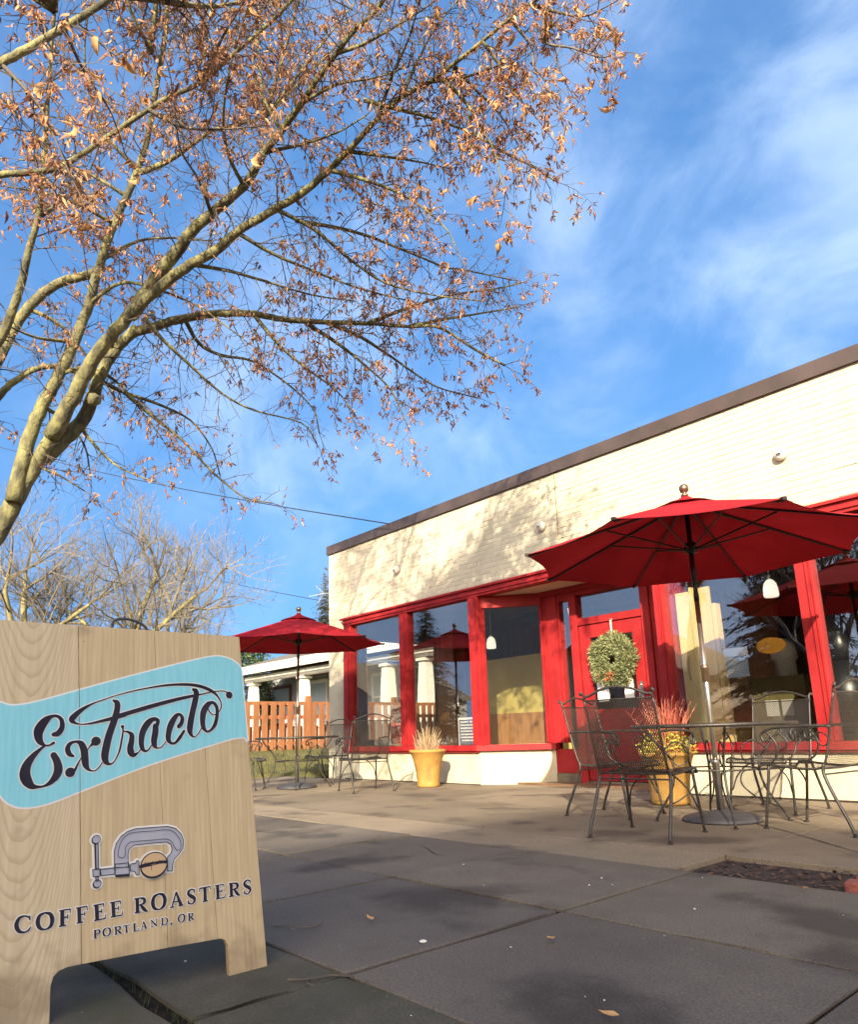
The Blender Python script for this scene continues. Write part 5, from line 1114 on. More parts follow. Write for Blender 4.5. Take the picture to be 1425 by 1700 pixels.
SIDE=[[(-6.357, 1.711, 3.925, 0.021), (-6.388, 1.964, 3.892, 0.017), (-6.394, 2.249, 3.876, 0.014), (-6.409, 2.594, 3.805, 0.01), (-6.492, 2.861, 3.606, 0.008), (-6.606, 3.015, 3.375, 0.007)], [(-5.721, 1.859, 4.317, 0.02), (-5.787, 2.038, 4.212, 0.017), (-5.849, 2.342, 4.072, 0.014), (-5.89, 2.675, 3.915, 0.011), (-5.866, 2.998, 3.827, 0.009), (-5.748, 3.463, 3.781, 0.007), (-5.771, 3.656, 3.625, 0.007)], [(-6.326, 1.917, 3.87, 0.021), (-6.316, 2.189, 3.698, 0.017), (-6.284, 2.489, 3.509, 0.013), (-6.264, 2.77, 3.266, 0.01), (-6.199, 3.076, 3.05, 0.007), (-6.082, 3.327, 2.999, 0.007)], [(-6.554, 1.632, 3.519, 0.021), (-6.492, 1.755, 3.347, 0.015), (-6.386, 1.935, 3.152, 0.01), (-6.222, 2.154, 3.03, 0.006), (-6.165, 2.221, 3.005, 0.006)], [(-3.175, 3.083, 5.58, 0.017), (-3.045, 3.213, 5.345, 0.013), (-2.966, 3.315, 5.078, 0.009), (-2.918, 3.375, 4.892, 0.007), (-2.9, 3.415, 4.661, 0.005), (-2.873, 3.45, 4.481, 0.005)], [(-3.672, 2.743, 5.538, 0.018), (-3.537, 2.935, 5.478, 0.015), (-3.373, 3.152, 5.405, 0.012), (-3.214, 3.374, 5.305, 0.009), (-3.115, 3.53, 5.215, 0.008), (-3.022, 3.685, 5.111, 0.007), (-2.915, 3.833, 5.015, 0.006), (-2.827, 3.973, 4.906, 0.005)], [(-2.399, 3.292, 5.686, 0.016), (-2.284, 3.4, 5.593, 0.011), (-2.134, 3.505, 5.502, 0.007), (-1.955, 3.546, 5.462, 0.004)], [(-2.569, 3.252, 5.671, 0.016), (-2.448, 3.294, 5.369, 0.01), (-2.43, 3.281, 5.184, 0.008), (-2.357, 3.296, 4.995, 0.006), (-2.302, 3.296, 4.797, 0.004)], [(-2.363, 3.371, 5.65, 0.016), (-2.359, 3.322, 5.352, 0.01), (-2.147, 3.334, 5.114, 0.006), (-1.978, 3.336, 4.893, 0.004)], [(-4.58, 2.679, 4.991, 0.019), (-4.467, 3.141, 5.06, 0.015), (-4.405, 3.428, 5.066, 0.013), (-4.319, 3.827, 5.037, 0.01), (-4.247, 4.11, 5.005, 0.009), (-4.151, 4.328, 5.011, 0.007), (-3.965, 4.738, 4.992, 0.006)], [(-5.817, 2.246, 4.508, 0.021), (-5.883, 2.426, 4.346, 0.018), (-5.855, 2.645, 4.287, 0.015), (-5.763, 2.925, 4.28, 0.012), (-5.71, 3.298, 4.123, 0.009), (-5.696, 3.57, 3.938, 0.007), (-5.765, 3.688, 3.731, 0.007)], [(-5.457, 2.757, 4.576, 0.021), (-5.348, 3.019, 4.254, 0.014), (-5.199, 3.256, 4.022, 0.01), (-5.069, 3.438, 3.842, 0.007), (-4.983, 3.582, 3.607, 0.006)], [(-5.228, 3.138, 4.551, 0.021), (-5.101, 3.461, 4.365, 0.016), (-4.996, 3.738, 4.161, 0.011), (-4.917, 3.967, 3.948, 0.008), (-4.908, 4.177, 3.592, 0.006)], [(-5.085, 3.314, 4.524, 0.021), (-5.049, 3.709, 4.497, 0.017), (-5.036, 4.149, 4.386, 0.012), (-4.997, 4.6, 4.249, 0.009), (-4.893, 4.936, 4.209, 0.007), (-4.844, 5.068, 4.196, 0.007)], [(-4.829, 3.619, 4.505, 0.021), (-4.615, 3.968, 4.712, 0.015), (-4.388, 4.321, 4.873, 0.011), (-4.16, 4.686, 4.975, 0.008), (-3.995, 4.91, 5.051, 0.007)], [(-4.566, 3.919, 4.461, 0.021), (-4.408, 4.246, 4.59, 0.014), (-4.235, 4.575, 4.7, 0.009), (-4.044, 4.899, 4.802, 0.007)], [(-4.626, 2.508, 5.044, 0.019), (-4.502, 2.81, 4.926, 0.015), (-4.414, 3.121, 4.728, 0.012), (-4.288, 3.417, 4.553, 0.009), (-4.032, 3.749, 4.44, 0.007), (-3.74, 4.048, 4.353, 0.006)], [(-4.923, 2.316, 4.903, 0.019), (-4.85, 2.604, 4.797, 0.015), (-4.714, 2.945, 4.698, 0.011), (-4.526, 3.33, 4.584, 0.008), (-4.292, 3.692, 4.493, 0.006)], [(-5.287, 2.074, 4.689, 0.019), (-5.199, 2.385, 4.717, 0.015), (-5.104, 2.747, 4.704, 0.011), (-4.988, 3.118, 4.678, 0.008), (-4.823, 3.477, 4.68, 0.006)], [(-4.164, 2.745, 5.243, 0.019), (-3.91, 2.948, 5.078, 0.014), (-3.645, 3.165, 4.849, 0.009), (-3.444, 3.356, 4.545, 0.006), (-3.393, 3.427, 4.333, 0.005)], [(-3.98, 2.803, 5.326, 0.018), (-3.818, 3.066, 5.314, 0.012), (-3.657, 3.317, 5.288, 0.007), (-3.535, 3.508, 5.254, 0.005)], [(-3.675, 2.88, 5.454, 0.018), (-3.389, 2.795, 5.541, 0.012), (-3.085, 2.722, 5.604, 0.007), (-2.828, 2.617, 5.647, 0.005)], [(-3.05, 3.112, 5.6, 0.017), (-3.095, 3.408, 5.609, 0.012), (-3.124, 3.715, 5.605, 0.008), (-3.205, 4.022, 5.562, 0.006)], [(-4.715, 2.262, 5.192, 0.019), (-4.574, 2.063, 5.262, 0.015), (-4.366, 1.909, 5.348, 0.011), (-4.044, 1.798, 5.447, 0.008), (-3.746, 1.741, 5.51, 0.006), (-3.461, 1.683, 5.549, 0.004)], [(-4.451, 2.31, 5.362, 0.018), (-4.3, 2.562, 5.48, 0.012), (-4.121, 2.799, 5.612, 0.008), (-3.933, 2.974, 5.76, 0.006)], [(-5.84, 1.675, 5.524, 0.02), (-6.0, 1.4, 5.709, 0.013), (-6.184, 1.14, 5.815, 0.008), (-6.397, 0.892, 5.854, 0.006)], [(-5.969, 1.622, 5.287, 0.02), (-5.87, 1.297, 5.251, 0.013), (-5.8, 1.004, 5.164, 0.008), (-5.749, 0.742, 5.041, 0.005)], [(-6.115, 1.579, 4.983, 0.021), (-6.059, 1.874, 5.29, 0.013), (-6.036, 2.201, 5.47, 0.009), (-6.02, 2.558, 5.603, 0.007)], [(-5.286, 0.905, 4.547, 0.017), (-5.268, 1.077, 4.791, 0.012), (-5.214, 1.213, 5.106, 0.007), (-5.153, 1.262, 5.43, 0.005)], [(-4.137, 1.283, 4.852, 0.015), (-3.931, 1.431, 4.651, 0.01), (-3.664, 1.564, 4.508, 0.006), (-3.334, 1.689, 4.355, 0.004)], [(-5.713, 1.713, 5.745, 0.02), (-5.714, 1.452, 5.915, 0.015), (-5.622, 1.257, 6.159, 0.011), (-5.46, 1.141, 6.441, 0.007), (-5.255, 1.109, 6.728, 0.006)], [(-6.273, 1.545, 4.597, 0.021), (-5.943, 1.709, 4.706, 0.015), (-5.712, 1.949, 4.624, 0.012), (-5.463, 2.238, 4.435, 0.008), (-5.225, 2.531, 4.137, 0.006)], [(-6.501, 1.407, 3.951, 0.02), (-6.387, 1.633, 4.045, 0.016), (-6.357, 1.896, 3.937, 0.011), (-6.376, 2.137, 3.712, 0.008), (-6.387, 2.324, 3.52, 0.006)], [(-6.648, 1.134, 4.577, 0.021), (-6.6, 1.401, 4.487, 0.015), (-6.615, 1.687, 4.225, 0.009), (-6.638, 1.933, 3.938, 0.006)], [(-6.401, 1.483, 4.251, 0.02), (-6.304, 1.162, 4.132, 0.012), (-6.176, 0.912, 4.087, 0.007), (-6.086, 0.731, 4.026, 0.005)], [(-4.042, 2.404, 5.576, 0.018), (-3.737, 2.539, 5.599, 0.011), (-3.49, 2.701, 5.56, 0.007), (-3.22, 2.832, 5.534, 0.005)], [(-4.269, 2.359, 5.459, 0.018), (-4.29, 2.165, 5.743, 0.011), (-4.236, 2.077, 5.986, 0.007), (-4.113, 2.057, 6.271, 0.005)], [(-3.645, 2.466, 5.755, 0.017), (-3.411, 2.588, 5.743, 0.012), (-3.065, 2.71, 5.738, 0.007), (-2.765, 2.787, 5.725, 0.005)], [(-4.995, 2.117, 5.034, 0.019), (-4.773, 1.906, 5.084, 0.012), (-4.582, 1.679, 5.092, 0.007), (-4.323, 1.526, 5.119, 0.005)], [(-6.589, 1.316, 3.646, 0.02), (-6.657, 1.537, 3.584, 0.014), (-6.764, 1.734, 3.434, 0.009), (-6.916, 1.848, 3.205, 0.006)], [(-6.664, 1.241, 3.313, 0.02), (-6.674, 1.331, 3.129, 0.014), (-6.619, 1.519, 3.041, 0.009), (-6.562, 1.714, 2.924, 0.006)], [(-3.483, 0.619, 4.416, 0.012), (-3.683, 0.782, 4.413, 0.008), (-3.84, 0.962, 4.411, 0.005), (-3.984, 1.082, 4.378, 0.004)], [(-3.655, 0.381, 4.161, 0.012), (-3.58, 0.549, 3.967, 0.007), (-3.554, 0.644, 3.782, 0.005), (-3.528, 0.741, 3.56, 0.003)], [(-3.872, 1.526, 5.022, 0.015), (-3.545, 1.527, 5.111, 0.008), (-3.325, 1.54, 5.153, 0.005), (-3.136, 1.522, 5.184, 0.004)], [(-3.46, 2.946, 5.525, 0.018), (-3.333, 2.994, 5.748, 0.012), (-3.177, 3.054, 5.999, 0.007), (-3.006, 3.159, 6.211, 0.005)], [(-3.229, 3.056, 5.562, 0.017), (-3.077, 3.192, 5.557, 0.012), (-2.926, 3.3, 5.561, 0.008), (-2.723, 3.415, 5.579, 0.005)], [(-2.799, 3.183, 5.645, 0.017), (-2.784, 3.345, 5.527, 0.011), (-2.794, 3.479, 5.409, 0.007), (-2.752, 3.66, 5.275, 0.005)]]
from mathutils import noise as mnoise
rt_ = random.Random(11)
TO = (-7.62, .42, -.045)
tree = thing('street_tree', 'leaning street tree with mossy limbs and curled brown winter leaves', 'tree', TO)
trunk_pts = [(-7.62, .40, -.05, .36), (-7.54, .46, .35, .33)] + list(LIMBS[0][1])
def branch(name, pts, n=5, sides=8):
    q = catmull(pts, n)
    P_ = [p[:3] + np.array([rt_.gauss(0, 1), rt_.gauss(0, 1), rt_.gauss(0, 1)]) * min(.004, p[3] * .06) for p in q]
    m = MB().tube(P_, [max(.003, p[3] * rt_.uniform(.97, 1.04)) for p in q], sides)
    return m.build(name, MT['bark'] if pts[0][3] > .016 else MT['twig'], tree, True, TO), q
tk, _ = branch('trunk', trunk_pts, 6, 14)
lines = []
# the crown goes on above the picture
rx_ = random.Random(23)
for base in ((-4.855, 1.588, 7.115), (-4.445, .727, 5.525), (-3.134, 1.897, 5.452), (-3.097, 2.573, 5.93), (-4.776, 2.476, 6.068), (-5.2, 1.6, 6.5), (-3.31, .81, 4.63)):
    for k in range(4):
        d = Vector((rx_.uniform(-.6, .9), rx_.uniform(-.9, .7), rx_.uniform(.5, 1.0))).normalized(); ln = rx_.uniform(1.2, 2.3); b0 = Vector(base)
        p1_ = b0 + d * ln * .5 + Vector((rx_.uniform(-.15, .15), rx_.uniform(-.15, .15), 0)); p2_ = b0 + d * ln + Vector((0, 0, .1))
        SIDE.append([(*b0, .020), (*p1_, .012), (*p2_, .004)])
for nm, pts in LIMBS[1:]:
    _, q = branch('limb', pts, 5, 10); lines.append((q, 1.0))
for pts in SIDE:
    _, q = branch('branch', pts, 4, 6); lines.append((q, 1.0))
# short sawn knots on the trunk
for (x, y, z, dx, dy, dz) in [(-6.30, 1.64, 3.70, .03, .035, -.01)]:
    MB().tube([(x, y, z), (x + dx, y + dy, z + dz), (x + dx * 1.5, y + dy * 1.5, z + dz * 1.5)], [.07, .05, .04], 9).build('knot', MT['bark'], tree, True, TO)
tw = MB(); leaves = []
def rv(): return Vector((rt_.gauss(0, 1), rt_.gauss(0, 1), rt_.gauss(0, 1)))
def twig(p, d, ln, r, lvl, leafy):
    n = 4 if lvl == 1 else 3
    pts = [p]; dd = d.normalized(); cur = p
    for k in range(n):
        dd = (dd + rv() * .16 + Vector((0, 0, -.10 if k > 1 else -.02))).normalized()
        cur = cur + dd * ln / n; pts.append(cur)
    rr = [r * (1 - .75 * k / n) for k in range(n + 1)]
    tw.tube(pts, rr, 4 if lvl == 1 else 3, False)
    if lvl == 1:
        cnt = max(4, int(ln / .047))
        for k in range(cnt):
            f = .15 + .85 * (k + rt_.random()) / cnt; i = min(n - 1, int(f * n)); q = pts[i].lerp(pts[i + 1], f * n - i)
            sd = (pts[min(n, i + 1)] - pts[i]).normalized()
            twig(q, sd * .55 + rv() * .65 + Vector((0, 0, -.12)), rt_.uniform(.10, .28) * (1.15 - .4 * f), r * .5, 2, leafy)
    else:
        if rt_.random() < leafy:
            for k in range(rt_.choice((2, 3, 5, 7, 9))):
                f = rt_.uniform(.35, 1); i = min(n - 1, int(f * n)); leaves.append((pts[i].lerp(pts[i + 1], f * n - i) + rv() * .008, 1.0))
for q, wgt in lines:
    acc = rt_.uniform(0, .1)
    tot = sum(np.linalg.norm(q[k + 1][:3] - q[k][:3]) for k in range(len(q) - 1)); run = 0
    for k in range(len(q) - 1):
        a, b = q[k], q[k + 1]; sl = np.linalg.norm(b[:3] - a[:3]); run += sl
        if a[3] > .060: continue
        acc += sl
        step = .080 if a[3] < .02 else .15
        while acc > step:
            acc -= step
            p = Vector(a[:3]).lerp(Vector(b[:3]), rt_.random()); d = Vector(b[:3] - a[:3]).normalized()
            side = rv(); side = (side - d * side.dot(d)).normalized()
            tipf = run / tot
            ln = rt_.uniform(.26, .70) * (1.05 - .62 * tipf)
            leafy = .80 if a[3] < .02 else .55
            if p.z < 3.3: leafy *= .6; 
            leafy *= max(.15, min(1.25, .75 + 1.5 * mnoise.noise(p * 1.1)))
            if p.z > 6.4: leafy *= .5
            if p.x < -5.6 and p.z < 4.6: leafy *= .45; ln *= .8
            twig(p, d * .45 + side * .85 + Vector((0, 0, -.10)), ln, min(.0065, .0035 + a[3] * .12), 1, leafy)
    e = q[-1]; d = Vector(q[-1][:3] - q[-2][:3])
    twig(Vector(e[:3]), d, rt_.uniform(.25, .45), .004, 1, .85)
tag(tw.build('twigs', MT['twig'], tree, False, TO), kind='stuff')
def leafgeo(ln, wd, curl, fold, rs):
    v, f = [], []; n = 4; ang = 0; p = np.array([0., 0., 0.]); pr_ = [.25, 1, .9, .5, .06]
    tw_ = rs.uniform(-.5, .5)
    for k in range(n + 1):
        t_ = tw_ * k; hw_ = wd / 2 * pr_[k]; ud = np.array([math.sin(ang), 0, -math.cos(ang)])
        sd = np.array([-math.sin(t_) * math.cos(ang) * .3, math.cos(t_), 0]); up = np.array([math.cos(ang), 0, math.sin(ang)])
        v += [p + sd * hw_ + up * fold * hw_, p, p - sd * hw_ + up * fold * hw_]
        p = p + ud * ln / n; ang += curl / n
    for k in range(n):
        i = 3 * k; f += [(i, i + 1, i + 4, i + 3), (i + 1, i + 2, i + 5, i + 4)]
    return np.array(v), f
cp_ = Vector((0, 0, .7))
leaves.sort(key=lambda l: (l[0] - cp_).length)
LV = [leafgeo(.066 * s, .021 * s * w_, c, fo, rt_) for s, w_, c, fo in ((1, 1, 1.6, 1.0), (1.1, .8, -1.2, .8), (.85, 1.1, 2.3, 1.3), (1.0, .7, .7, 1.5), (.8, .9, -2.0, .9), (1.2, .6, 1.2, 1.1))]
fm_v, fm_f = [], []; off_ = 0
for (p, s) in leaves:
    g_, ff = LV[rt_.randrange(len(LV))]; a = rt_.uniform(0, 6.283); tl = rt_.gauss(0, .45); tl2 = rt_.gauss(0, .45)
    Rm = np.array(Matrix.Rotation(a, 3, 'Z') @ Matrix.Rotation(tl, 3, 'X') @ Matrix.Rotation(tl2, 3, 'Y'))
    fm_v.append(g_ @ Rm.T * rt_.uniform(.6, 1.15) + np.array(p) - np.array(TO)); fm_f += [tuple(i + off_ for i in q) for q in ff]; off_ += len(g_)
m = MB(); m.v = [tuple(q) for q in np.concatenate(fm_v)]; m.f = fm_f
tag(m.build('foliage', MT['leaf'], tree), kind='stuff')
# the large dry leaves that still hang close to the camera, one object each
bigs = []
for k in range(5):
    gg, ff = leafgeo(.125, .035 + .006 * k, (-1) ** k * (.8 + .3 * k), .9 + .1 * k, rt_)
    mb = MB(); mb.v = [tuple(q) for q in gg]; mb.f = ff; me = mb.mesh('leaf', True); me.materials.append(MT['bigleaf']); bigs.append(me)
cand = [l for l in leaves if (l[0] - cp_).length < 6.3 and l[0].z > 3.6]
rt_.shuffle(cand)
for (p, s) in cand[:230]:
    o = bpy.data.objects.new('leaf', rt_.choice(bigs)); col.objects.link(o); setparent(o, tree)
    o.location = p - Vector(TO); o.rotation_euler = (rt_.gauss(0, .4), rt_.gauss(0, .4), rt_.uniform(0, 6.3)); s_ = rt_.uniform(.5, 1.0); o.scale = (s_, s_, s_)

# ================================================================ BACKGROUND
def bare_tree(name, lab, loc, h, spread, seed, bark, twigm, trunk_r, levels=5, up=.35, fork=.22, cat='tree', first=5, kidn=(3, 4, 4, 5)):
    rs = random.Random(seed)
    t = thing(name, lab, cat, loc, 0, 'bare trees in the distance')
    tm, cm = MB(), MB()
    def vr(): return Vector((rs.gauss(0, 1), rs.gauss(0, 1), rs.gauss(0, 1)))
    def grow(p, d, ln, r, lv):
        n = 4; pts = [p]; cur = p; dd = d.normalized()
        for k in range(n):
            dd = (dd + vr() * .13 + Vector((0, 0, up * .12))).normalized(); cur = cur + dd * ln / n; pts.append(cur)
        (tm if lv <= 1 else cm).tube(pts, [r * (1 - .45 * k / n) for k in range(n + 1)], 7 if lv <= 1 else (4 if lv == 2 else 3), False)
        if lv >= levels: return
        cnt = first if lv == 0 else rs.choice(kidn)
        for k in range(cnt):
            f = rs.uniform(.35, 1) if lv else rs.uniform(fork, 1); i = min(n - 1, int(f * n)); q = pts[i].lerp(pts[i + 1], f * n - i)
            s = vr(); s = (s - dd * s.dot(dd)).normalized()
            grow(q, dd * rs.uniform(.4, .9) + s * rs.uniform(.5, 1.0) * spread + Vector((0, 0, up)), ln * rs.uniform(.50, .78), max(.006, r * rs.uniform(.36, .54)), lv + 1)
        grow(pts[-1], dd, ln * .6, max(.006, r * .5), lv + 1)
    grow(Vector((0, 0, 0)), Vector((rs.uniform(-.1, .1), rs.uniform(-.1, .1), 1)), h * .40, trunk_r, 0)
    tm.build('trunk', bark, t, True); cm.build('crown', twigm, t)
    return t
bare_tree('bare_tree', 'wide bare tree with mossy crooked limbs above the sandwich board', (-34.2, 11.2, .2), 13.6, 1.15, 4, MT['mossbark'], MT['palebark'], .34, 5, .22, .3, first=7, kidn=(3, 3, 4, 4))
bare_tree('bare_tree', 'bare tree with pale twigs behind the trunk at the left edge', (-36.5, 6.6, .2), 13.4, 1.1, 9, MT['mossbark'], MT['palebark'], .32, 5, .25, .3, first=6)
bare_tree('bare_tree', 'slender upright bare tree left of the far umbrella', (-42.0, 16.6, .2), 16.0, .75, 21, MT['greybark'], MT['greybark'], .22, 5, .50, .2, first=8, kidn=(2, 3, 3, 3))

def conifer(lab, loc, h, rad, seed, mm, name='conifer', dens=1.0):
    rs = random.Random(seed); t = thing(name, lab, 'tree', loc, 0, 'conifers')
    MB().tube([(0, 0, 0), (0, 0, h * .97)], [.022 * h, .01], 8).build('trunk', MT['greybark'], t)
    m = MB(); z = h * .10
    while z < h * .99:
        f = (z / h); r0 = rad * (1 - f) ** .85 + .05
        for k in range(max(5, int(13 * dens))):
            a = rs.uniform(0, 6.283); zb = min(h, z + rs.uniform(-.045, .045) * h); r = r0 * rs.uniform(.5, 1.2) * rs.uniform(.8, 1.1); d = Vector((math.cos(a), math.sin(a), 0)); s = Vector((-d.y, d.x, 0))
            n = max(3, int(r * 9))
            for q in range(n):
                fr = (q + rs.random()) / n; c = d * r * fr + Vector((0, 0, zb - r * .25 * fr * fr + rs.uniform(-.09, .09))); w_ = .34 * r0 * (1 - fr * .6) * rs.uniform(.35, 1) + .05
                for sg in (-1, 1):
                    e = c + s * sg * w_ + d * w_ * .6 + Vector((0, 0, -w_ * rs.uniform(.1, .5)))
                    m.poly([c, c + d * w_ * .25 + Vector((0, 0, .02)), e])
        z += h * .028
    m.build('needles', MT[mm], t)
    return t
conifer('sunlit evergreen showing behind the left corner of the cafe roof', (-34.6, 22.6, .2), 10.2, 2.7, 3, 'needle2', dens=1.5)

def leafy_shrub(lab, loc, r, h, seed, n=5200):
    rs = random.Random(seed); t = thing('evergreen_shrub', lab, 'shrub', loc)
    m = MB()
    for k in range(7): m.tube([(0, 0, 0), (rs.uniform(-.5, .5) * r, rs.uniform(-.5, .5) * r, h * rs.uniform(.5, .85))], [.05, .015], 5)
    m.build('stems', MT['greybark'], t); m = MB()
    for k in range(n):
        a = rs.uniform(0, 6.283); z = rs.random(); rr = r * (1 - (2 * z - .9) ** 2 * .55) * rs.uniform(.45, 1.05) * (1 + .2 * math.sin(3 * a + 5 * z))
        c = Vector((rr * math.cos(a), rr * math.sin(a), .1 + z * h)); d = Vector((rs.gauss(0, 1), rs.gauss(0, 1), rs.gauss(0, .7))).normalized() * rs.uniform(.07, .16); s = d.cross(Vector((rs.gauss(0, 1), rs.gauss(0, 1), rs.gauss(0, 1)))).normalized() * .045
        m.quad(c, c + d * .5 + s, c + d, c + d * .5 - s)
    m.build('leaves', MT['shrub'], t); return t
leafy_shrub('dark green evergreen shrub at the left end of the grey house', (-28.3, 14.2, .45), 1.6, 4.4, 5, 11000)

# ---------------------------------------------------------------- neighbour's house
HO = (-20.5, 15, .45)
house = thing('neighbour_house', 'grey sided bungalow with white tapered porch columns behind the fence', 'house', HO)
def HB(m, name, mm, parent=house, bevel=0): return m.build(name, MT[mm], parent, False, HO, bevel)
hw_ = HB(MB().box((-29.6, 15.6, .4), (-14.2, 23, 3.25)), 'wall', 'siding')
for k in range(19):
    z = .55 + k * .14
    m = MB(); m.v = [(-29.6, 15.599, z), (-14.2, 15.599, z), (-14.2, 15.572, z), (-29.6, 15.572, z), (-29.6, 15.597, z + .13), (-14.2, 15.597, z + .13)]
    m.f = [(0, 1, 2, 3), (3, 2, 5, 4), (0, 3, 4), (1, 5, 2)]
    HB(m, 'clapboard', 'siding', hw_)
m = MB(); e0, e1, f0, f1, ez, rz_ = -27.0, -13.4, 13.0, 24, 3.42, 5.25
m.v = [(e0, f0, ez), (e1, f0, ez), (e1, f1, ez), (e0, f1, ez), (e0 + 5.0, 18.5, rz_), (e1 - 4.0, 18.5, rz_)]
m.f = [(0, 1, 5, 4), (1, 2, 5), (2, 3, 4, 5), (3, 0, 4), (3, 2, 1, 0)]
rf = HB(m, 'roof', 'shingle')
HB(MB().box((-27.05, 12.93, 3.27), (-13.35, 12.995, 3.43)), 'fascia', 'white', rf)
HB(MB().box((-26.9, 12.84, 3.12), (-13.5, 12.925, 3.235)), 'gutter', 'white', rf)
HB(MB().box((-26.3, 13.35, 2.86), (-14.0, 13.6, 3.09)), 'porch_beam', 'white')
HB(MB().box((-26.3, 13.34, 3.10), (-14.0, 15.59, 3.13)), 'porch_ceiling', 'trim')
HB(MB().box((-26.3, 13.3, .4), (-14.0, 15.55, 1.0)), 'porch_base', 'siding')
for x in (-25.75, -22.0, -17.15, -15.4):
    m = MB(); a, b = .21, .135
    i = 0
    m.v = [(x + sx * q, 13.48 + sy * q, z) for z, q in ((1.0, a), (2.85, b)) for sx, sy in ((-1, -1), (1, -1), (1, 1), (-1, 1))]
    m.f = [(0, 1, 5, 4), (1, 2, 6, 5), (2, 3, 7, 6), (3, 0, 4, 7)]
    c = HB(m, 'column', 'white')
    HB(MB().box((x - .20, 13.27, 2.74), (x + .20, 13.69, 2.82)), 'capital', 'white', c)
def hwin(x0, x1, z0, z1, mm):
    f = HB(MB().box((x0 - .12, 15.50, z0 - .12), (x0, 15.568, z1 + .12)).box((x1, 15.50, z0 - .12), (x1 + .12, 15.568, z1 + .12)).box((x0, 15.50, z1), (x1, 15.567, z1 + .12)).box((x0, 15.50, z0 - .12), (x1, 15.567, z0)).box((x0, 15.51, (z0 + z1) / 2 - .03), (x1, 15.565, (z0 + z1) / 2 + .03)), 'window', mm)
    HB(MB().box((x0, 15.535, z0), (x1, 15.55, z1)), 'window_pane', 'greypaper', f)
hwin(-28.1, -26.5, 1.3, 2.75, 'trim'); hwin(-24.8, -23.7, 1.2, 2.8, 'white'); hwin(-20.6, -19.4, 1.3, 2.75, 'white'); hwin(-17.9, -17.0, 1.3, 2.75, 'white')
# ---------------------------------------------------------------- picket fence
FO = (-14.5, 9, .4)
fence = thing('picket_fence', 'reddish cedar picket fence on the bank beside the cafe', 'fence', FO)
def FB(m, name): return m.build(name, MT['cedar'], fence, False, FO)
pk = MB().box((-.012, -.068, 0), (.012, .068, 1.06)); pkm = pk.mesh('picket'); pkm.materials.append(MT['cedar'])
pl_ = MB().box((-.012, -.05, 0), (.012, .05, .56)); plm = pl_.mesh('backing_board'); plm.materials.append(MT['cedar'])
y = 4.9; k = 0
while y < 13.4:
    o = bpy.data.objects.new('picket', pkm); col.objects.link(o); setparent(o, fence); o.location = (.0, y - FO[1], .02 + rnd.uniform(-.012, .012)); o.rotation_euler = (rnd.uniform(-.008, .008), 0, 0)
    o = bpy.data.objects.new('backing_board', plm); col.objects.link(o); setparent(o, fence); o.location = (-.075, y + .107 - FO[1], .02 + rnd.uniform(-.03, .02))
    y += .213; k += 1
for z in (.58, 1.16, 1.47): FB(MB().box((-14.56, 4.8, z - .04), (-14.515, 13.45, z + .04)), 'rail')
for yy in (5.0, 7.0, 9.02, 9.95, 11.6, 13.2): FB(MB().box((-14.60, yy - .05, .3), (-14.47, yy + .05, 1.64)), 'post')
# ---------------------------------------------------------------- wires and aerial
def wire(lab, pts, r):
    tag(MB().tube(catmull(pts, 8), r, 5).build('overhead_wire', MT['wire']), lab, 'wire', 'overhead wires')
wire('overhead wire running from the tree to the cafe roof', [(-27.99, 0.88, 11.46), (-21.99, 5.02, 8.89), (-16.89, 6.06, 6.96), (-12.08, 6.61, 5.23), (-8.71, 6.91, 4.06)], .011)
wire('lower overhead wire passing behind the far umbrella', [(-56.31, 14.14, 15.83), (-45.24, 18.14, 11.86), (-40.75, 19.05, 10.33), (-31.75, 19.61, 7.86), (-29.31, 19.86, 7.24)], .018)
_A=[(-23.76, 14.93, 5.67), (-23.44, 15.23, 6.26), (-23.56, 14.93, 6.56), (-23.61, 15.08, 5.9), (-23.77, 14.76, 6.14), (-23.27, 15.48, 6.28)]
t = thing('roof_aerial', 'small pale roof aerial showing beside the corner of the cafe', 'aerial', tuple(_A[1]))
def rel(a): return tuple(np.array(a) - np.array(_A[1]))
MB().tube([rel(_A[2]), (0, 0, 0), rel(_A[3])], .011, 5).build('arm', MT['siding'], t)
MB().tube([rel(_A[4]), (0, 0, 0), rel(_A[5])], .011, 5).build('boom', MT['siding'], t)
MB().tube([rel(_A[5]), (rel(_A[5])[0], rel(_A[5])[1], -_A[5][2] + 4.6)], .03, 5).build('mast', MT['greybark'], t)
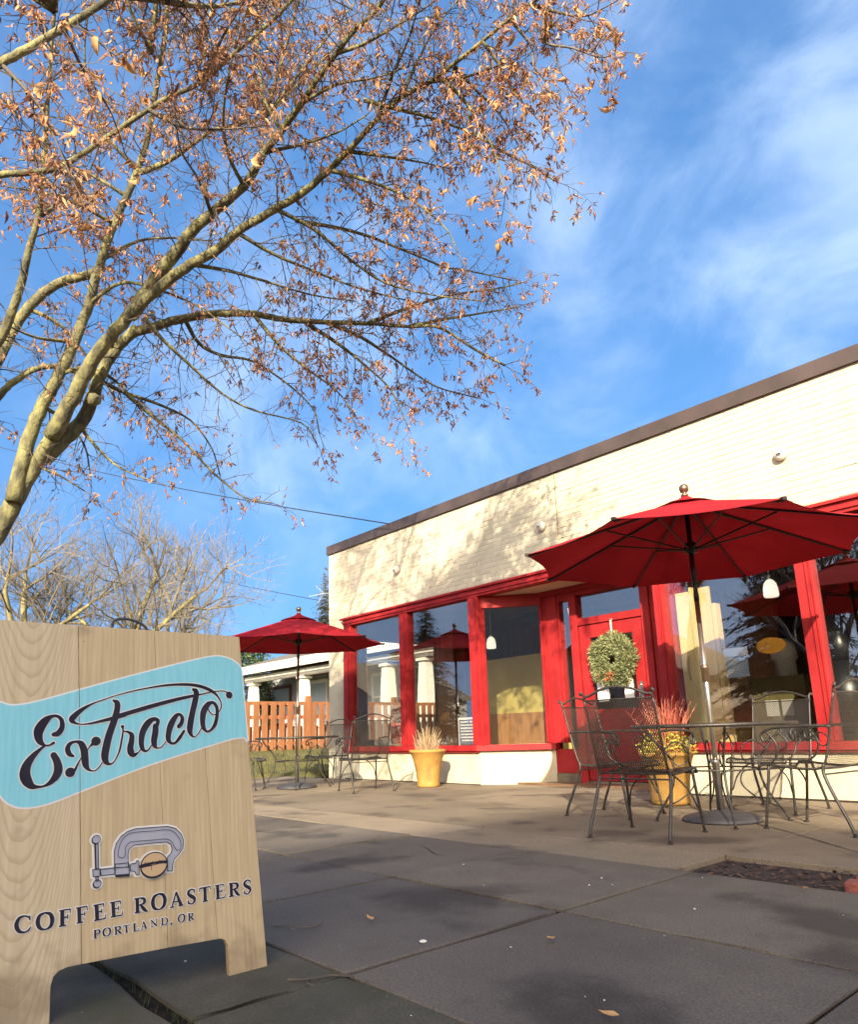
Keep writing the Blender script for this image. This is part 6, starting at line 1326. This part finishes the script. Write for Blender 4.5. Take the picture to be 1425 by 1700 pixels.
# ---------------------------------------------------------------- across the street (seen mirrored in the windows), plus an unseen block added to shade the pavement
conifer('dark spruce mirrored in the left windows', (-31.5, -13.5, -.08), 9.2, 2.6, 31, 'needle', dens=1.7)
conifer('darker taller spruce mirrored in the leftmost pane', (-37, -9.0, -.08), 11.5, 3.2, 33, 'needle', dens=1.7)
conifer('broad dark fir across the street mirrored in the right windows', (-13.0, -19.0, -.08), 12.5, 4.0, 35, 'needle', dens=1.7)
conifer('second dark fir across the street behind the bare tree', (-6.0, -20.5, -.08), 11.0, 3.6, 37, 'needle', dens=1.7)
bare_tree('bare_tree', 'bare street tree mirrored in the window right of the door', (-9.5, -14.0, -.08), 10.5, 1.0, 41, MT['greybark'], MT['greybark'], .26, 5, .35, .25)
def street_house(lab, x0, x1, y1, dp, eh, rh, wallm, seed):
    o = (x0, y1, -.1); t = thing('street_house', lab, 'house', o, 0, 'houses across the street'); y0 = y1 - dp; xm = (x0 + x1) / 2
    B_ = lambda m, n, mm, par=t: m.build(n, MT[mm], par, False, o)
    B_(MB().box((x0, y0, -.1), (x1, y1, eh)), 'wall', wallm)
    m = MB(); m.v = [(x0, y1 - .002, eh), (x1, y1 - .002, eh), (xm, y1 - .002, rh), (x0, y0, eh), (x1, y0, eh), (xm, y0, rh)]; m.f = [(0, 1, 2), (4, 3, 5)]; B_(m, 'gable', wallm)
    m = MB(); q = .45
    for sx, xe in ((-1, x0), (1, x1)):
        sl_ = (rh - eh) / (x1 - xm); i = len(m.v); xo = xe + sx * q; zo = eh - sl_ * q
        m.v += [(xo, y0 - q, zo), (xo, y1 + q, zo), (xm, y1 + q, rh), (xm, y0 - q, rh), (xo, y0 - q, zo + .14), (xo, y1 + q, zo + .14), (xm, y1 + q, rh + .14), (xm, y0 - q, rh + .14)]
        m.f += [tuple(i + k for k in f) for f in ((0, 1, 2, 3), (7, 6, 5, 4), (0, 4, 5, 1), (1, 5, 6, 2), (3, 7, 4, 0))]
    B_(m, 'roof', 'shingle')
    d_ = B_(MB().box((xm - .5, y1, .3), (xm + .5, y1 + .06, 2.4)), 'door', 'trim'); B_(MB().box((xm + .3, y1 + .06, 1.25), (xm + .38, y1 + .1, 1.35)), 'handle', 'steel', d_)
    for wx in (x0 + (xm - x0) * .4, xm + (x1 - xm) * .6):
        f_ = B_(MB().box((wx - .8, y1, .9), (wx + .8, y1 + .05, 2.5)), 'window', 'white'); B_(MB().box((wx - .7, y1 + .05, 1.0), (wx + .7, y1 + .06, 2.4)), 'window_pane', 'black', f_)
    f_ = B_(MB().box((xm - .6, y1, eh + .1), (xm + .6, y1 + .05, eh + 1.1)), 'window', 'white'); B_(MB().box((xm - .5, y1 + .05, eh + .2), (xm + .5, y1 + .06, eh + 1.0)), 'window_pane', 'black', f_)
street_house('grey gabled house across the street mirrored in the left panes', -52, -40, -16, 9, 3.3, 6.2, 'siding', 1)
street_house('tan gabled house across the street mirrored in the middle panes', -28, -17, -17, 9, 3.1, 6.0, 'brickbld', 2)
street_house('dark gabled house across the street mirrored in the right panes', -4, 7, -18, 8, 3.0, 5.6, 'indark', 3)
BO = (45, -35, 0)
blocker = thing('shade_block', 'unseen tall block added across the street to shade the pavement', 'building', BO)
bx0, bx1, by0, by1, bh = 25.9, 70, -50, -30.2, 22.0  # made-up block, sized and placed so its shadow covers the near pavement
wl = MB().box((bx0, by0, -.1), (bx1, by1, bh - .25)).build('wall', MT['brickbld'], blocker, False, BO)
MB().box((bx0 - .0, by0, bh - .25), (bx1, by1, bh)).build('parapet', MT['coping'], blocker, False, BO)
for fl in range(6):
    for k in range(13):
        x = bx0 + 1.6 + k * 3.1; z = 1.1 + fl * 3.3
        f = MB().box((x, by1, z), (x + 1.5, by1 + .05, z + 1.8)).build('window', MT['white'], blocker, False, BO)
        MB().box((x + .1, by1 + .05, z + .1), (x + 1.4, by1 + .06, z + 1.7)).build('window_pane', MT['black'], f, False, BO)
# ---------------------------------------------------------------- litter
rl = random.Random(3)
lspots = [(-1.36, 3.30, 'brown fallen leaf on the pale patch beside the soil bed'), (-1.70, 2.02, 'dry curled leaf in the middle of the pavement'), (-2.35, 1.75, 'small dry leaf left of the long pavement joint'), (-3.9, 3.9, 'fallen leaf in the sun on the patio'), (-5.6, 4.9, 'fallen leaf near the entrance on the patio'), (-1.15, 1.6, 'dark curled leaf near the bottom edge'), (-3.3, 5.9, 'fallen leaf under the chair behind the nearer table'), (-1.28, 3.72, 'yellowish leaf lying by the red bricks')]
for k, (x, y, lab) in enumerate(lspots):
    gg, ff = leafgeo(.075, .04, 1.0, .5, rl); mb = MB(); mb.v = [tuple(q) for q in gg]; mb.f = ff
    o = mb.build('fallen_leaf', MT['bigleaf'], None, True); o.rotation_euler = (0, R(90) + rl.uniform(-.2, .1), rl.uniform(0, 6.3)); o.rotation_euler = (R(90) * 0, R(-80), rl.uniform(0, 6.3)); o.location = (x, y, .016); o.scale = (.7, .7, .7)
    tag(o, lab, 'leaf', 'fallen leaves')
m = MB()
for k in range(24):
    x, y = rl.uniform(-3.2, -.5), rl.uniform(.9, 3.3); r = rl.choice((.002, .003, .003, .005)); m.ball((x, y, r * .6), r, 5, 4, .6)
m.ball((-2.02, 1.72, .004), .014, 8, 4, .35)
tag(m.build('grit', MT['white']), 'white grit and specks scattered on the pavement', 'grit', kind='stuff')
for k, (pts, lab) in enumerate([([(-2.62, 1.47, .004), (-2.52, 1.50, .012), (-2.47, 1.56, .006), (-2.50, 1.62, .010)], 'thin curled twig on the pavement beside the sandwich board'), ([(-2.02, 1.19, .004), (-1.96, 1.23, .010), (-1.95, 1.30, .006), (-1.88, 1.33, .010)], 'forked twig on the mossy slab near the bottom edge')]):
    tag(MB().tube(catmull(pts, 5), [.003] * 16, 5).tube(catmull([pts[1], tuple(np.array(pts[1]) + (.03, -.03, .004)), tuple(np.array(pts[1]) + (.06, -.02, -.002))], 4), .002, 4).build('fallen_twig', MT['twig']), lab, 'twig')
# weeds in the wide joint
m = MB()
for k in range(90):
    x = rl.uniform(-2.9, -1.5); y = .845 + rl.gauss(0, .012); h = rl.uniform(.01, .05); a = rl.uniform(0, 6.3)
    m.poly([(x - .002, y, -.02), (x + .002, y, -.02), (x + .02 * math.cos(a), y + .02 * math.sin(a), h)])
tag(m.build('joint_weeds', MT['shrub']), 'tiny weeds in the wide dark pavement joint', 'weeds', kind='stuff')
